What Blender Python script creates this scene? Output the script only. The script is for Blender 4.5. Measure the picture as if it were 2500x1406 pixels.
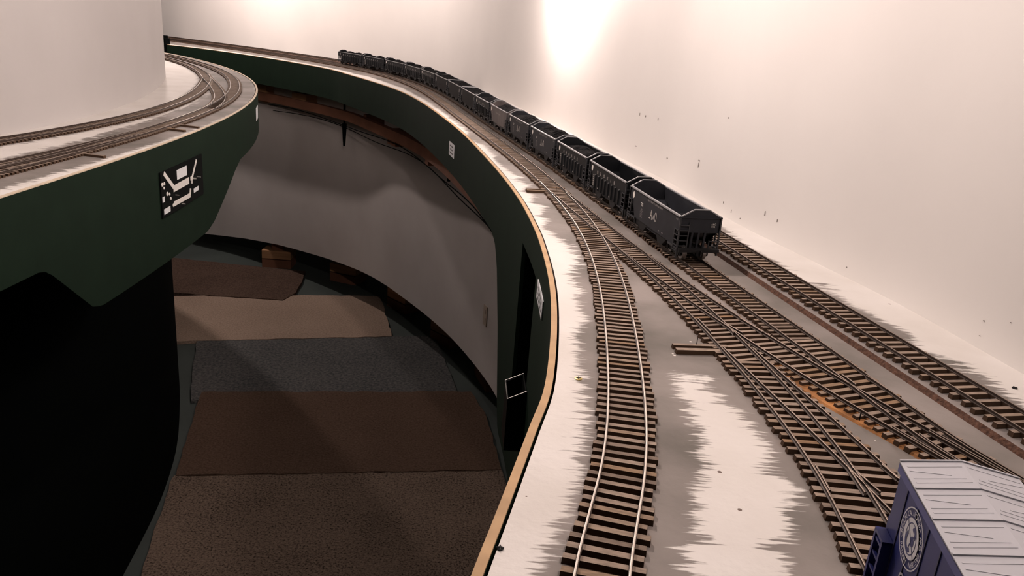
# Model railway room: curved benchwork with hopper train, peninsula, aisle with carpet pieces.
import bpy, math, random
import numpy as np
from mathutils import Vector, Matrix

for o in list(bpy.data.objects):
    bpy.data.objects.remove(o, do_unlink=True)
scene = bpy.context.scene
COL = scene.collection
random.seed(7)

# ------------------------------------------------------------------ units
S = 0.2            # metres per layout unit (camera height above the rails)
ZR = 0.9           # height of the rail tops above the floor, metres
ZD = -0.0275       # deck surface below rail tops, layout units
GA = 0.105         # track gauge, layout units
FLOOR = -4.5       # floor, layout units below the rail tops


def W(x, y, z=0.0):
    return (x * S, y * S, ZR + z * S)


# ------------------------------------------------------------------ camera
cd = bpy.data.cameras.new('camera')
cam = bpy.data.objects.new('camera', cd)
COL.objects.link(cam)
cd.sensor_fit = 'HORIZONTAL'
cd.sensor_width = 36.0
cd.lens = 1950.0 / 2500.0 * 36.0
cd.clip_start = 0.01
cd.clip_end = 60
_p = math.atan(653.0 / 1950.0)
_r = math.radians(4.5)
_fw = Vector((0, math.cos(_p), -math.sin(_p)))
_up0 = Vector((0, math.sin(_p), math.cos(_p)))
_rt0 = Vector((1, 0, 0))
_rt = math.cos(_r) * _rt0 + math.sin(_r) * _up0
_up = math.cos(_r) * _up0 - math.sin(_r) * _rt0
cm = Matrix((( _rt.x, _up.x, -_fw.x, 0.0), (_rt.y, _up.y, -_fw.y, 0.0), (_rt.z, _up.z, -_fw.z, ZR + S), (0, 0, 0, 1)))
cam.matrix_world = cm
scene.camera = cam

# ------------------------------------------------------------------ world, exposure
wd = bpy.data.worlds.new('room_dark')
scene.world = wd
wd.use_nodes = True
wd.node_tree.nodes['Background'].inputs[0].default_value = (0.9, 0.78, 0.68, 1)
wd.node_tree.nodes['Background'].inputs[1].default_value = 0.012
scene.view_settings.view_transform = 'Standard'
scene.view_settings.look = 'None'
scene.view_settings.gamma = 1.0
scene.view_settings.use_curve_mapping = False
scene.view_settings.exposure = 0.0

# bulbs, all but the first added unseen as fill light: (x, y, z above the rails, watts, label)
BULBS = [
    (0.02, 8.33, 1.55, 5.0, 'bare bulb lamp close to the backdrop above the middle of the coal train'),
    (-0.75, 4.2, 2.35, 9.0, 'unseen bulb lamp added as fill light over the aisle beside the empty hopper cars'),
    (1.2, 1.5, 3.0, 5.0, 'unseen bulb lamp added as fill light over the yard tracks near the camera'),
    (-3.2, 13.2, 2.6, 5.6, 'unseen bulb lamp added as fill light over the far bend of the deck'),
    (-7.1, 16.0, 2.9, 22.0, 'unseen bulb lamp added as fill light over the far end of the long deck'),
    (-2.6, 6.6, 3.2, 0.4, 'unseen bulb lamp added as fill light over the peninsula tracks'),
]
BULB_COL = (1.0, 0.825, 0.76)


# ------------------------------------------------------------------ helpers
def lin(c):
    return tuple(((v / 255.0) / 12.92 if v <= 10 else ((v / 255.0 + 0.055) / 1.055) ** 2.4) for v in c)


class MB:
    """collects verts/faces, builds one mesh object"""
    def __init__(self):
        self.v = []; self.f = []; self.m = []; self.smooth = 0

    def face(self, pts, mi=0):
        n = len(self.v)
        self.v += [tuple(q) for q in pts]
        self.f.append(tuple(range(n, n + len(pts)))); self.m.append(mi)

    def hexa(self, b, t, mi=0):
        """b,t: four bottom / top points, same winding (ccw from above)"""
        n = len(self.v)
        self.v += [tuple(q) for q in b] + [tuple(q) for q in t]
        for q in ((3, 2, 1, 0), (4, 5, 6, 7), (0, 1, 5, 4), (1, 2, 6, 5), (2, 3, 7, 6), (3, 0, 4, 7)):
            self.f.append(tuple(n + k for k in q)); self.m.append(mi)

    def box(self, x0, x1, y0, y1, z0, z1, mi=0):
        self.hexa([(x0, y0, z0), (x1, y0, z0), (x1, y1, z0), (x0, y1, z0)],
                  [(x0, y0, z1), (x1, y0, z1), (x1, y1, z1), (x0, y1, z1)], mi)

    def bar(self, a, b, w, h, mi=0, up=(0, 0, 1)):
        """box section bar from a to b; w across, h along up"""
        a = Vector(a); b = Vector(b); d = (b - a).normalized(); u = Vector(up)
        s = d.cross(u)
        if s.length < 1e-6:
            s = d.cross(Vector((1, 0, 0)))
        s.normalize(); u = s.cross(d).normalized()
        s = s * w / 2; u = u * h / 2
        self.hexa([a - s - u, a + s - u, b + s - u, b - s - u], [a - s + u, a + s + u, b + s + u, b - s + u], mi)

    def prism(self, poly, h0, h1, axis='z', mi=0):
        """extrude 2D polygon along an axis; poly in the two remaining axes"""
        def P(q, h):
            return {'z': (q[0], q[1], h), 'y': (q[0], h, q[1]), 'x': (h, q[0], q[1])}[axis]
        n = len(self.v); k = len(poly)
        self.v += [P(q, h0) for q in poly] + [P(q, h1) for q in poly]
        self.f.append(tuple(range(n, n + k))); self.m.append(mi)
        self.f.append(tuple(range(n + 2 * k - 1, n + k - 1, -1))); self.m.append(mi)
        for i in range(k):
            j = (i + 1) % k
            self.f.append((n + j, n + i, n + k + i, n + k + j)); self.m.append(mi)

    def tube(self, a, b, r0, r1=None, seg=12, mi=0, caps=True):
        r1 = r0 if r1 is None else r1
        a = Vector(a); b = Vector(b); d = (b - a).normalized()
        s = d.cross(Vector((0, 0, 1)))
        if s.length < 1e-4:
            s = d.cross(Vector((1, 0, 0)))
        s.normalize(); t = d.cross(s)
        n = len(self.v)
        for c, r in ((a, r0), (b, r1)):
            for i in range(seg):
                an = 2 * math.pi * i / seg
                self.v.append(tuple(c + s * (r * math.cos(an)) + t * (r * math.sin(an))))
        for i in range(seg):
            j = (i + 1) % seg
            self.f.append((n + i, n + j, n + seg + j, n + seg + i)); self.m.append(mi)
        if caps:
            self.f.append(tuple(n + seg - 1 - i for i in range(seg))); self.m.append(mi)
            self.f.append(tuple(n + seg + i for i in range(seg))); self.m.append(mi)

    def lathe(self, prof, c, axis='z', seg=16, mi=0):
        """prof: (radius, height) list; revolve round axis through c"""
        n = len(self.v)
        for r, h in prof:
            for i in range(seg):
                an = 2 * math.pi * i / seg
                a, b = r * math.cos(an), r * math.sin(an)
                p = {'z': (a, b, h), 'y': (a, h, b), 'x': (h, a, b)}[axis]
                self.v.append((c[0] + p[0], c[1] + p[1], c[2] + p[2]))
        for k in range(len(prof) - 1):
            for i in range(seg):
                j = (i + 1) % seg
                self.f.append((n + k * seg + i, n + k * seg + j, n + (k + 1) * seg + j, n + (k + 1) * seg + i)); self.m.append(mi)

    def grid(self, rows, mi=0):
        n = len(self.v); c = len(rows[0])
        for r in rows:
            self.v += [tuple(q) for q in r]
        for i in range(len(rows) - 1):
            for j in range(c - 1):
                a = n + i * c + j
                self.f.append((a, a + 1, a + c + 1, a + c)); self.m.append(mi)

    def addmesh(self, me, mat4, mi=0):
        n = len(self.v)
        self.v += [tuple(mat4 @ q.co) for q in me.vertices]
        for q in me.polygons:
            self.f.append(tuple(n + k for k in q.vertices)); self.m.append(mi)

    def mesh(self, name, mats, smooth=False):
        me = bpy.data.meshes.new(name)
        me.from_pydata(self.v, [], self.f)
        for m in (mats if isinstance(mats, (list, tuple)) else [mats]):
            me.materials.append(m)
        me.polygons.foreach_set('material_index', self.m)
        if smooth:
            me.polygons.foreach_set('use_smooth', [True] * len(self.f))
        elif self.smooth:
            me.polygons.foreach_set('use_smooth', [k_ < self.smooth for k_ in range(len(self.f))])
        me.update()
        return me

    def build(self, name, mats, parent=None, smooth=False):
        return link(name, self.mesh(name, mats, smooth), parent)


def link(name, me, parent=None):
    o = bpy.data.objects.new(name, me)
    COL.objects.link(o)
    if parent is not None:
        o.parent = parent
    return o


def tag(o, label=None, cat=None, group=None, kind=None):
    if label: o['label'] = label
    if cat: o['category'] = cat
    if group: o['group'] = group
    if kind: o['kind'] = kind
    return o


def empty(name, loc, label, cat, group=None, rz=0.0):
    o = bpy.data.objects.new(name, None)
    COL.objects.link(o)
    o.location = loc; o.rotation_euler = (0, 0, rz); o.empty_display_size = 0.02
    return tag(o, label, cat, group)


def place(o, root):
    """parent a mesh given in world coordinates to a translated (unrotated) root"""
    o.parent = root
    o.location = -Vector(root.location)
    return o


def resample(L, step):
    L = np.asarray(L, float)
    d = np.r_[0, np.cumsum(np.linalg.norm(np.diff(L, axis=0), axis=1))]
    n = max(2, int(d[-1] / step) + 1)
    t = np.linspace(0, d[-1], n)
    return np.c_[np.interp(t, d, L[:, 0]), np.interp(t, d, L[:, 1])]


def smoothline(L, step=0.1, it=2):
    """Catmull-Rom through L, then resampled"""
    L = np.asarray(L, float)
    P = np.r_[[2 * L[0] - L[1]], L, [2 * L[-1] - L[-2]]]
    out = []
    for i in range(1, len(P) - 2):
        for t in np.linspace(0, 1, 8, endpoint=False):
            p0, p1, p2, p3 = P[i - 1], P[i], P[i + 1], P[i + 2]
            out.append(0.5 * ((2 * p1) + (-p0 + p2) * t + (2 * p0 - 5 * p1 + 4 * p2 - p3) * t * t + (-p0 + 3 * p1 - 3 * p2 + p3) * t ** 3))
    out.append(L[-1])
    return resample(out, step)


def normals(L):
    d = np.gradient(L, axis=0)
    n = np.c_[d[:, 1], -d[:, 0]]
    return n / np.linalg.norm(n, axis=1)[:, None]


def offs(L, o):
    return L + normals(L) * o


def clip(L, y0, y1):
    return L[(L[:, 1] >= y0) & (L[:, 1] <= y1)]


_font_cache = {}


def textmesh(s):
    if s not in _font_cache:
        cu = bpy.data.curves.new('lettering', 'FONT')
        cu.body = s; cu.size = 1.0; cu.resolution_u = 3
        cu.align_x = 'CENTER'; cu.align_y = 'CENTER'
        ob = bpy.data.objects.new('lettering', cu)
        COL.objects.link(ob)
        dg = bpy.context.evaluated_depsgraph_get()
        me = bpy.data.meshes.new_from_object(ob.evaluated_get(dg))
        bpy.data.objects.remove(ob, do_unlink=True)
        if me.vertices:
            cs = np.array([v.co[:] for v in me.vertices])
            lo, hi = cs.min(0), cs.max(0)
            for v in me.vertices:
                v.co.x -= (lo[0] + hi[0]) / 2; v.co.y -= (lo[1] + hi[1]) / 2
            _font_cache[s] = (me, hi[0] - lo[0], hi[1] - lo[1])
        else:
            _font_cache[s] = (me, 1, 1)
    return _font_cache[s]


# ------------------------------------------------------------------ materials
def nodes(name):
    m = bpy.data.materials.new(name)
    m.use_nodes = True
    nt = m.node_tree
    return m, nt, nt.nodes['Principled BSDF']


def N(nt, t, **kw):
    n = nt.nodes.new(t)
    for k, v in kw.items():
        setattr(n, k, v)
    return n


def plain(name, c, rough=0.6, metal=0.0, spec=0.4, noise=0.0, scale=40.0, bump=0.0, bscale=None, c2=None, coord='Object', stretch=(1, 1, 1)):
    m, nt, b = nodes(name)
    b.inputs['Roughness'].default_value = rough
    b.inputs['Metallic'].default_value = metal
    b.inputs['Specular IOR Level'].default_value = spec
    c = tuple(c)
    b.inputs['Base Color'].default_value = c + (1,)
    if noise or c2 or bump:
        tc = N(nt, 'ShaderNodeTexCoord'); mp = N(nt, 'ShaderNodeMapping')
        mp.inputs['Scale'].default_value = stretch
        nt.links.new(tc.outputs[coord], mp.inputs[0])
        nz = N(nt, 'ShaderNodeTexNoise'); nz.inputs['Scale'].default_value = scale; nz.inputs['Detail'].default_value = 6
        nt.links.new(mp.outputs[0], nz.inputs['Vector'])
        if noise or c2:
            rp = N(nt, 'ShaderNodeValToRGB')
            e = rp.color_ramp.elements
            e[0].position = 0.3; e[1].position = 0.7
            a = c if c2 else tuple(v * (1 - noise) for v in c)
            d = tuple(c2) if c2 else tuple(min(1, v * (1 + noise)) for v in c)
            e[0].color = a + (1,); e[1].color = d + (1,)
            nt.links.new(nz.outputs[0], rp.inputs[0]); nt.links.new(rp.outputs[0], b.inputs['Base Color'])
        if bump:
            n2 = N(nt, 'ShaderNodeTexNoise'); n2.inputs['Scale'].default_value = bscale or scale; n2.inputs['Detail'].default_value = 4
            nt.links.new(mp.outputs[0], n2.inputs['Vector'])
            bp = N(nt, 'ShaderNodeBump'); bp.inputs['Strength'].default_value = bump; bp.inputs['Distance'].default_value = 0.002
            nt.links.new(n2.outputs[0], bp.inputs['Height']); nt.links.new(bp.outputs[0], b.inputs['Normal'])
    return m


def mat_deck():
    """white board with grey ballast paint; the boundary is ragged brush work"""
    m, nt, b = nodes('deck_paint')
    b.inputs['Roughness'].default_value = 0.75
    b.inputs['Specular IOR Level'].default_value = 0.25
    tc = N(nt, 'ShaderNodeTexCoord')
    at = N(nt, 'ShaderNodeAttribute', attribute_name='paint')
    mp = N(nt, 'ShaderNodeMapping'); mp.inputs['Scale'].default_value = (14, 150, 1)
    nt.links.new(tc.outputs['Object'], mp.inputs[0])
    st = N(nt, 'ShaderNodeTexNoise'); st.inputs['Scale'].default_value = 1.6; st.inputs['Detail'].default_value = 5; st.inputs['Roughness'].default_value = 0.65
    nt.links.new(mp.outputs[0], st.inputs['Vector'])
    fi = N(nt, 'ShaderNodeTexNoise'); fi.inputs['Scale'].default_value = 220; fi.inputs['Detail'].default_value = 4
    nt.links.new(tc.outputs['Object'], fi.inputs['Vector'])
    # modulate stroke length along the boundary
    lo = N(nt, 'ShaderNodeTexNoise'); lo.inputs['Scale'].default_value = 9; lo.inputs['Detail'].default_value = 2
    nt.links.new(tc.outputs['Object'], lo.inputs['Vector'])
    mr = N(nt, 'ShaderNodeMapRange'); mr.inputs[1].default_value = 0.4; mr.inputs[2].default_value = 0.62; mr.inputs[3].default_value = 0.25; mr.inputs[4].default_value = 1.0
    nt.links.new(lo.outputs[0], mr.inputs[0])
    s1 = N(nt, 'ShaderNodeMath', operation='SUBTRACT'); s1.inputs[1].default_value = 0.5
    nt.links.new(st.outputs[0], s1.inputs[0])
    a1 = N(nt, 'ShaderNodeMath', operation='MULTIPLY'); a1.inputs[1].default_value = 0.28
    nt.links.new(s1.outputs[0], a1.inputs[0])
    a2 = N(nt, 'ShaderNodeMath', operation='MULTIPLY')
    nt.links.new(a1.outputs[0], a2.inputs[0]); nt.links.new(mr.outputs[0], a2.inputs[1])
    f1 = N(nt, 'ShaderNodeMath', operation='SUBTRACT'); f1.inputs[1].default_value = 0.5
    nt.links.new(fi.outputs[0], f1.inputs[0])
    f2 = N(nt, 'ShaderNodeMath', operation='MULTIPLY_ADD'); f2.inputs[1].default_value = 0.035
    nt.links.new(f1.outputs[0], f2.inputs[0]); nt.links.new(a2.outputs[0], f2.inputs[2])
    mp2 = N(nt, 'ShaderNodeMapping'); mp2.inputs['Scale'].default_value = (22, 620, 1)
    nt.links.new(tc.outputs['Object'], mp2.inputs[0])
    s2 = N(nt, 'ShaderNodeTexNoise'); s2.inputs['Scale'].default_value = 1.0; s2.inputs['Detail'].default_value = 3
    nt.links.new(mp2.outputs[0], s2.inputs['Vector'])
    s3_ = N(nt, 'ShaderNodeMath', operation='SUBTRACT'); s3_.inputs[1].default_value = 0.5
    nt.links.new(s2.outputs[0], s3_.inputs[0])
    s4 = N(nt, 'ShaderNodeMath', operation='MULTIPLY_ADD'); s4.inputs[1].default_value = 0.13
    nt.links.new(s3_.outputs[0], s4.inputs[0]); nt.links.new(f2.outputs[0], s4.inputs[2])
    ad = N(nt, 'ShaderNodeMath', operation='ADD')
    nt.links.new(at.outputs['Fac'], ad.inputs[0]); nt.links.new(s4.outputs[0], ad.inputs[1])
    ss = N(nt, 'ShaderNodeMapRange'); ss.inputs[1].default_value = -0.010; ss.inputs[2].default_value = 0.012
    nt.links.new(ad.outputs[0], ss.inputs[0])
    # colours
    g = N(nt, 'ShaderNodeValToRGB'); e = g.color_ramp.elements
    e[0].position = 0.32; e[1].position = 0.68
    e[0].color = (0.150, 0.138, 0.122, 1); e[1].color = (0.300, 0.268, 0.250, 1)
    gl = N(nt, 'ShaderNodeTexNoise'); gl.inputs['Scale'].default_value = 12; gl.inputs['Detail'].default_value = 6
    nt.links.new(tc.outputs['Object'], gl.inputs['Vector']); nt.links.new(gl.outputs[0], g.inputs[0])
    w = N(nt, 'ShaderNodeValToRGB'); e = w.color_ramp.elements
    e[0].position = 0.3; e[1].position = 0.7
    e[0].color = (0.68, 0.65, 0.61, 1); e[1].color = (0.775, 0.75, 0.72, 1)
    wl = N(nt, 'ShaderNodeTexNoise'); wl.inputs['Scale'].default_value = 16; wl.inputs['Detail'].default_value = 7
    nt.links.new(tc.outputs['Object'], wl.inputs['Vector']); nt.links.new(wl.outputs[0], w.inputs[0])
    mx = N(nt, 'ShaderNodeMix', data_type='RGBA')
    nt.links.new(ss.outputs[0], mx.inputs['Factor']); nt.links.new(w.outputs[0], mx.inputs['A']); nt.links.new(g.outputs[0], mx.inputs['B'])
    # brown wash between the ties
    sa = N(nt, 'ShaderNodeAttribute', attribute_name='stain')
    sn = N(nt, 'ShaderNodeTexNoise'); sn.inputs['Scale'].default_value = 75; sn.inputs['Detail'].default_value = 5
    nt.links.new(tc.outputs['Object'], sn.inputs['Vector'])
    sr = N(nt, 'ShaderNodeValToRGB'); cr = sr.color_ramp
    cr.elements[0].position = 0.36; cr.elements[0].color = (0.030, 0.018, 0.012, 1)
    cr.elements[1].position = 0.72; cr.elements[1].color = (0.24, 0.125, 0.052, 1)
    q = cr.elements.new(0.5); q.color = (0.105, 0.060, 0.036, 1)
    nt.links.new(sn.outputs[0], sr.inputs[0])
    sx = N(nt, 'ShaderNodeMath', operation='MULTIPLY'); sx.inputs[1].default_value = 0.85
    nt.links.new(sa.outputs['Fac'], sx.inputs[0])
    m0 = N(nt, 'ShaderNodeMix', data_type='RGBA')
    nt.links.new(sx.outputs[0], m0.inputs['Factor']); nt.links.new(mx.outputs['Result'], m0.inputs['A']); nt.links.new(sr.outputs[0], m0.inputs['B'])
    mx = m0
    # chips of white and dark specks
    vo = N(nt, 'ShaderNodeTexVoronoi'); vo.inputs['Scale'].default_value = 62
    nt.links.new(tc.outputs['Object'], vo.inputs['Vector'])
    c1 = N(nt, 'ShaderNodeMath', operation='LESS_THAN'); c1.inputs[1].default_value = 0.07
    nt.links.new(vo.outputs['Distance'], c1.inputs[0])
    sp = N(nt, 'ShaderNodeSeparateColor'); nt.links.new(vo.outputs['Color'], sp.inputs[0])
    c2 = N(nt, 'ShaderNodeMath', operation='GREATER_THAN'); c2.inputs[1].default_value = 0.72
    nt.links.new(sp.outputs[0], c2.inputs[0])
    c3 = N(nt, 'ShaderNodeMath', operation='MULTIPLY'); nt.links.new(c1.outputs[0], c3.inputs[0]); nt.links.new(c2.outputs[0], c3.inputs[1])
    dk = N(nt, 'ShaderNodeMix', data_type='RGBA')
    dk.inputs['A'].default_value = (0.16, 0.12, 0.10, 1); dk.inputs['B'].default_value = (0.72, 0.68, 0.63, 1)
    nt.links.new(ss.outputs[0], dk.inputs['Factor'])
    m2 = N(nt, 'ShaderNodeMix', data_type='RGBA')
    nt.links.new(c3.outputs[0], m2.inputs['Factor']); nt.links.new(mx.outputs['Result'], m2.inputs['A']); nt.links.new(dk.outputs['Result'], m2.inputs['B'])
    nt.links.new(m2.outputs['Result'], b.inputs['Base Color'])
    bp = N(nt, 'ShaderNodeBump'); bp.inputs['Strength'].default_value = 0.25; bp.inputs['Distance'].default_value = 0.001
    nt.links.new(fi.outputs[0], bp.inputs['Height']); nt.links.new(bp.outputs[0], b.inputs['Normal'])
    return m


def mat_tie(single=True):
    m, nt, b = nodes('tie_wood' if single else 'tie_wood_far')
    b.inputs['Roughness'].default_value = 0.85
    b.inputs['Specular IOR Level'].default_value = 0.2
    tc = N(nt, 'ShaderNodeTexCoord')
    rp = N(nt, 'ShaderNodeValToRGB')
    cr = rp.color_ramp
    cr.elements[0].position = 0.0; cr.elements[0].color = (0.195, 0.148, 0.115, 1)
    cr.elements[1].position = 1.0; cr.elements[1].color = (0.25, 0.155, 0.088, 1)
    for pz, c in ((0.3, (0.27, 0.208, 0.162)), (0.65, (0.32, 0.252, 0.20)), (0.86, (0.285, 0.212, 0.155)), (0.95, (0.26, 0.175, 0.11))):
        e = cr.elements.new(pz); e.color = c + (1,)
    gn = N(nt, 'ShaderNodeTexNoise'); gn.inputs['Scale'].default_value = 1.0; gn.inputs['Detail'].default_value = 5
    mp = N(nt, 'ShaderNodeMapping'); mp.inputs['Scale'].default_value = (60, 300, 300)
    nt.links.new(tc.outputs['Object'], mp.inputs[0])
    if single:
        oi = N(nt, 'ShaderNodeObjectInfo'); nt.links.new(oi.outputs['Random'], rp.inputs[0])
        mp.inputs['Scale'].default_value = (6, 3, 3)
        av = N(nt, 'ShaderNodeVectorMath', operation='ADD'); ml = N(nt, 'ShaderNodeMath', operation='MULTIPLY'); ml.inputs[1].default_value = 40
        nt.links.new(oi.outputs['Random'], ml.inputs[0]); nt.links.new(mp.outputs[0], av.inputs[0]); nt.links.new(ml.outputs[0], av.inputs[1])
        nt.links.new(av.outputs[0], gn.inputs['Vector'])
    else:
        wn = N(nt, 'ShaderNodeTexNoise'); wn.inputs['Scale'].default_value = 90; nt.links.new(tc.outputs['Object'], wn.inputs['Vector']); nt.links.new(wn.outputs[0], rp.inputs[0])
        nt.links.new(mp.outputs[0], gn.inputs['Vector'])
    mr = N(nt, 'ShaderNodeMapRange'); mr.inputs[1].default_value = 0.3; mr.inputs[2].default_value = 0.7; mr.inputs[3].default_value = 0.72; mr.inputs[4].default_value = 1.22
    nt.links.new(gn.outputs[0], mr.inputs[0])
    # stained sides: the wash sits on the cut faces
    vm = N(nt, 'ShaderNodeVectorMath', operation='SCALE'); nt.links.new(rp.outputs[0], vm.inputs[0]); nt.links.new(mr.outputs[0], vm.inputs['Scale'])
    nt.links.new(vm.outputs[0], b.inputs['Base Color'])
    return m


def mat_wall(name, a, c, nscale=2.2):
    m, nt, b = nodes(name)
    b.inputs['Roughness'].default_value = 0.7
    b.inputs['Specular IOR Level'].default_value = 0.2
    tc = N(nt, 'ShaderNodeTexCoord')
    nz = N(nt, 'ShaderNodeTexNoise'); nz.inputs['Scale'].default_value = nscale; nz.inputs['Detail'].default_value = 7; nz.inputs['Roughness'].default_value = 0.55
    nt.links.new(tc.outputs['Object'], nz.inputs['Vector'])
    rp = N(nt, 'ShaderNodeValToRGB'); e = rp.color_ramp.elements
    e[0].position = 0.3; e[1].position = 0.72; e[0].color = a + (1,); e[1].color = c + (1,)
    nt.links.new(nz.outputs[0], rp.inputs[0])
    nt.links.new(rp.outputs[0], b.inputs['Base Color'])
    n2 = N(nt, 'ShaderNodeTexNoise'); n2.inputs['Scale'].default_value = 35; n2.inputs['Detail'].default_value = 6
    nt.links.new(tc.outputs['Object'], n2.inputs['Vector'])
    bp = N(nt, 'ShaderNodeBump'); bp.inputs['Strength'].default_value = 0.12; bp.inputs['Distance'].default_value = 0.002
    nt.links.new(n2.outputs[0], bp.inputs['Height']); nt.links.new(bp.outputs[0], b.inputs['Normal'])
    return m


def mat_carpet(name, a, c, scale=180.0, speck=None):
    m, nt, b = nodes(name)
    b.inputs['Roughness'].default_value = 0.95
    b.inputs['Specular IOR Level'].default_value = 0.1
    tc = N(nt, 'ShaderNodeTexCoord')
    nz = N(nt, 'ShaderNodeTexNoise'); nz.inputs['Scale'].default_value = scale; nz.inputs['Detail'].default_value = 5; nz.inputs['Roughness'].default_value = 0.7
    lo = N(nt, 'ShaderNodeTexNoise'); lo.inputs['Scale'].default_value = 6.0; lo.inputs['Detail'].default_value = 3
    nt.links.new(tc.outputs['Object'], nz.inputs['Vector']); nt.links.new(tc.outputs['Object'], lo.inputs['Vector'])
    mx = N(nt, 'ShaderNodeMath', operation='MULTIPLY_ADD'); mx.inputs[1].default_value = 0.14
    nt.links.new(lo.outputs[0], mx.inputs[0]); nt.links.new(nz.outputs[0], mx.inputs[2])
    rp = N(nt, 'ShaderNodeValToRGB'); e = rp.color_ramp.elements
    e[0].position = 0.43; e[1].position = 0.72; e[0].color = a + (1,); e[1].color = c + (1,)
    if speck:
        q = rp.color_ramp.elements.new(0.52); q.color = speck + (1,)
        e = rp.color_ramp.elements
    nt.links.new(mx.outputs[0], rp.inputs[0]); nt.links.new(rp.outputs[0], b.inputs['Base Color'])
    bp = N(nt, 'ShaderNodeBump'); bp.inputs['Strength'].default_value = 0.8; bp.inputs['Distance'].default_value = 0.004
    nt.links.new(nz.outputs[0], bp.inputs['Height']); nt.links.new(bp.outputs[0], b.inputs['Normal'])
    return m


M = {}
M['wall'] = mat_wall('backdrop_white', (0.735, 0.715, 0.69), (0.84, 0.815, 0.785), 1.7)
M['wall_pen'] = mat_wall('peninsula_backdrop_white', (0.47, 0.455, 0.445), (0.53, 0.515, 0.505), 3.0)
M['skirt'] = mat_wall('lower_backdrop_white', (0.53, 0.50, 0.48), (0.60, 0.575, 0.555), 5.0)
M['deck'] = mat_deck()
M['deckside'] = plain('deck_core', (0.10, 0.075, 0.06), 0.9)
M['tie'] = mat_tie(True)
M['tie_far'] = mat_tie(False)
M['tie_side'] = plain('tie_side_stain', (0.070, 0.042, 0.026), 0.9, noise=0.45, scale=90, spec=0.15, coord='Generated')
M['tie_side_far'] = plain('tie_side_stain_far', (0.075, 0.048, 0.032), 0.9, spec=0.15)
M['rail_side'] = plain('rail_brown', (0.052, 0.036, 0.028), 0.55, 0.3)
M['rail_top'] = plain('rail_head_nickel', (0.66, 0.60, 0.54), 0.38, 1.0)
M['rail_dull'] = plain('rail_head_weathered', (0.235, 0.185, 0.15), 0.45, 0.75)
M['rail_mid'] = plain('rail_head_worn', (0.40, 0.35, 0.31), 0.5, 0.85)
M['roadbed_paint'] = plain('roadbed_grey_paint', (0.235, 0.21, 0.196), 0.85, noise=0.2, scale=60)
M['cork'] = plain('cork_roadbed', (0.115, 0.058, 0.038), 0.95, noise=0.45, scale=400, bump=0.6)
M['cork_orange'] = plain('stained_cork', (0.34, 0.15, 0.05), 0.9, noise=0.5, scale=70, bump=0.5, bscale=300)
M['green'] = plain('fascia_green', (0.0095, 0.0195, 0.0120), 0.7, noise=0.10, scale=30, spec=0.08)
M['board_edge'] = plain('raw_board_edge', (0.50, 0.33, 0.18), 0.8, noise=0.12, scale=60)
M['board_edge_white'] = plain('painted_board_edge', (0.60, 0.50, 0.38), 0.8, noise=0.12, scale=60)
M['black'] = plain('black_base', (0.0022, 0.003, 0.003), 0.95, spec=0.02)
M['plastic'] = plain('black_plastic', (0.005, 0.006, 0.006), 0.4, spec=0.1)
M['steel'] = plain('bright_steel', (0.55, 0.54, 0.52), 0.4, 1.0)
M['floor'] = plain('painted_concrete', (0.050, 0.064, 0.060), 0.7, noise=0.18, scale=4, bump=0.1)
M['lumber'] = plain('lumber', (0.36, 0.20, 0.10), 0.8, noise=0.25, scale=6, stretch=(1, 1, 14))
M['lumber_red'] = plain('lumber_reddish', (0.22, 0.095, 0.055), 0.85, noise=0.25, scale=8)
M['paper'] = plain('paper_card', (0.72, 0.74, 0.76), 0.8, noise=0.05, scale=200)
M['ink'] = plain('ink', (0.03, 0.03, 0.03), 0.8)
M['beige'] = plain('beige_plate', (0.45, 0.38, 0.31), 0.6)
M['brass'] = plain('brass', (0.62, 0.50, 0.20), 0.4, 0.9)
M['nick'] = plain('wall_nick', (0.30, 0.27, 0.25), 0.9)
M['pencil'] = plain('wall_scuff', (0.55, 0.51, 0.48), 0.9)
M['hop_grey'] = plain('hopper_charcoal', (0.0245, 0.0262, 0.0315), 0.55, noise=0.15, scale=60, spec=0.15)
M['hop_black'] = plain('hopper_black', (0.0065, 0.0076, 0.0092), 0.5, noise=0.15, scale=60, spec=0.15)
M['hop_dusty'] = plain('hopper_dusty', (0.115, 0.098, 0.095), 0.8, noise=0.28, scale=70, stretch=(1, 1, 0.2))
M['hop_dark'] = plain('hopper_plain_black', (0.0050, 0.0056, 0.0072), 0.5, spec=0.06)
M['rim'] = plain('top_chord', (0.27, 0.275, 0.285), 0.42, spec=0.5)  # highlight along the rims painted in as a paler grey
M['under'] = plain('running_gear', (0.012, 0.012, 0.013), 0.6, spec=0.2)
M['wheel'] = plain('wheel_metal', (0.30, 0.28, 0.27), 0.4, 0.8)
M['coal'] = plain('coal', (0.0055, 0.0054, 0.006), 0.9, noise=0.5, scale=500, bump=0.35, bscale=420, spec=0.05)
M['white'] = plain('white_lettering', (0.74, 0.72, 0.68), 0.7)
M['faded'] = plain('faded_lettering', (0.34, 0.32, 0.31), 0.8)
M['blue'] = plain('boxcar_blue', (0.015, 0.020, 0.105), 0.4, noise=0.06, scale=60, spec=0.15)
M['roofgrey'] = plain('boxcar_roof_grey', (0.46, 0.465, 0.50), 0.5, spec=0.3)
M['blue_light'] = plain('boxcar_blue_edge', (0.036, 0.044, 0.18), 0.4, spec=0.25)
M['seam'] = plain('boxcar_seam', (0.018, 0.020, 0.06), 0.6)
M['white_blue'] = plain('emblem_grey_white', (0.50, 0.50, 0.53), 0.6)


def mat_bulb(watts):
    m, nt, b = nodes('glowing_glass')
    b.inputs['Base Color'].default_value = (0.9, 0.85, 0.8, 1)
    b.inputs['Emission Color'].default_value = BULB_COL + (1,)
    b.inputs['Emission Strength'].default_value = watts / (math.pi * 0.0042)
    return m



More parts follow.
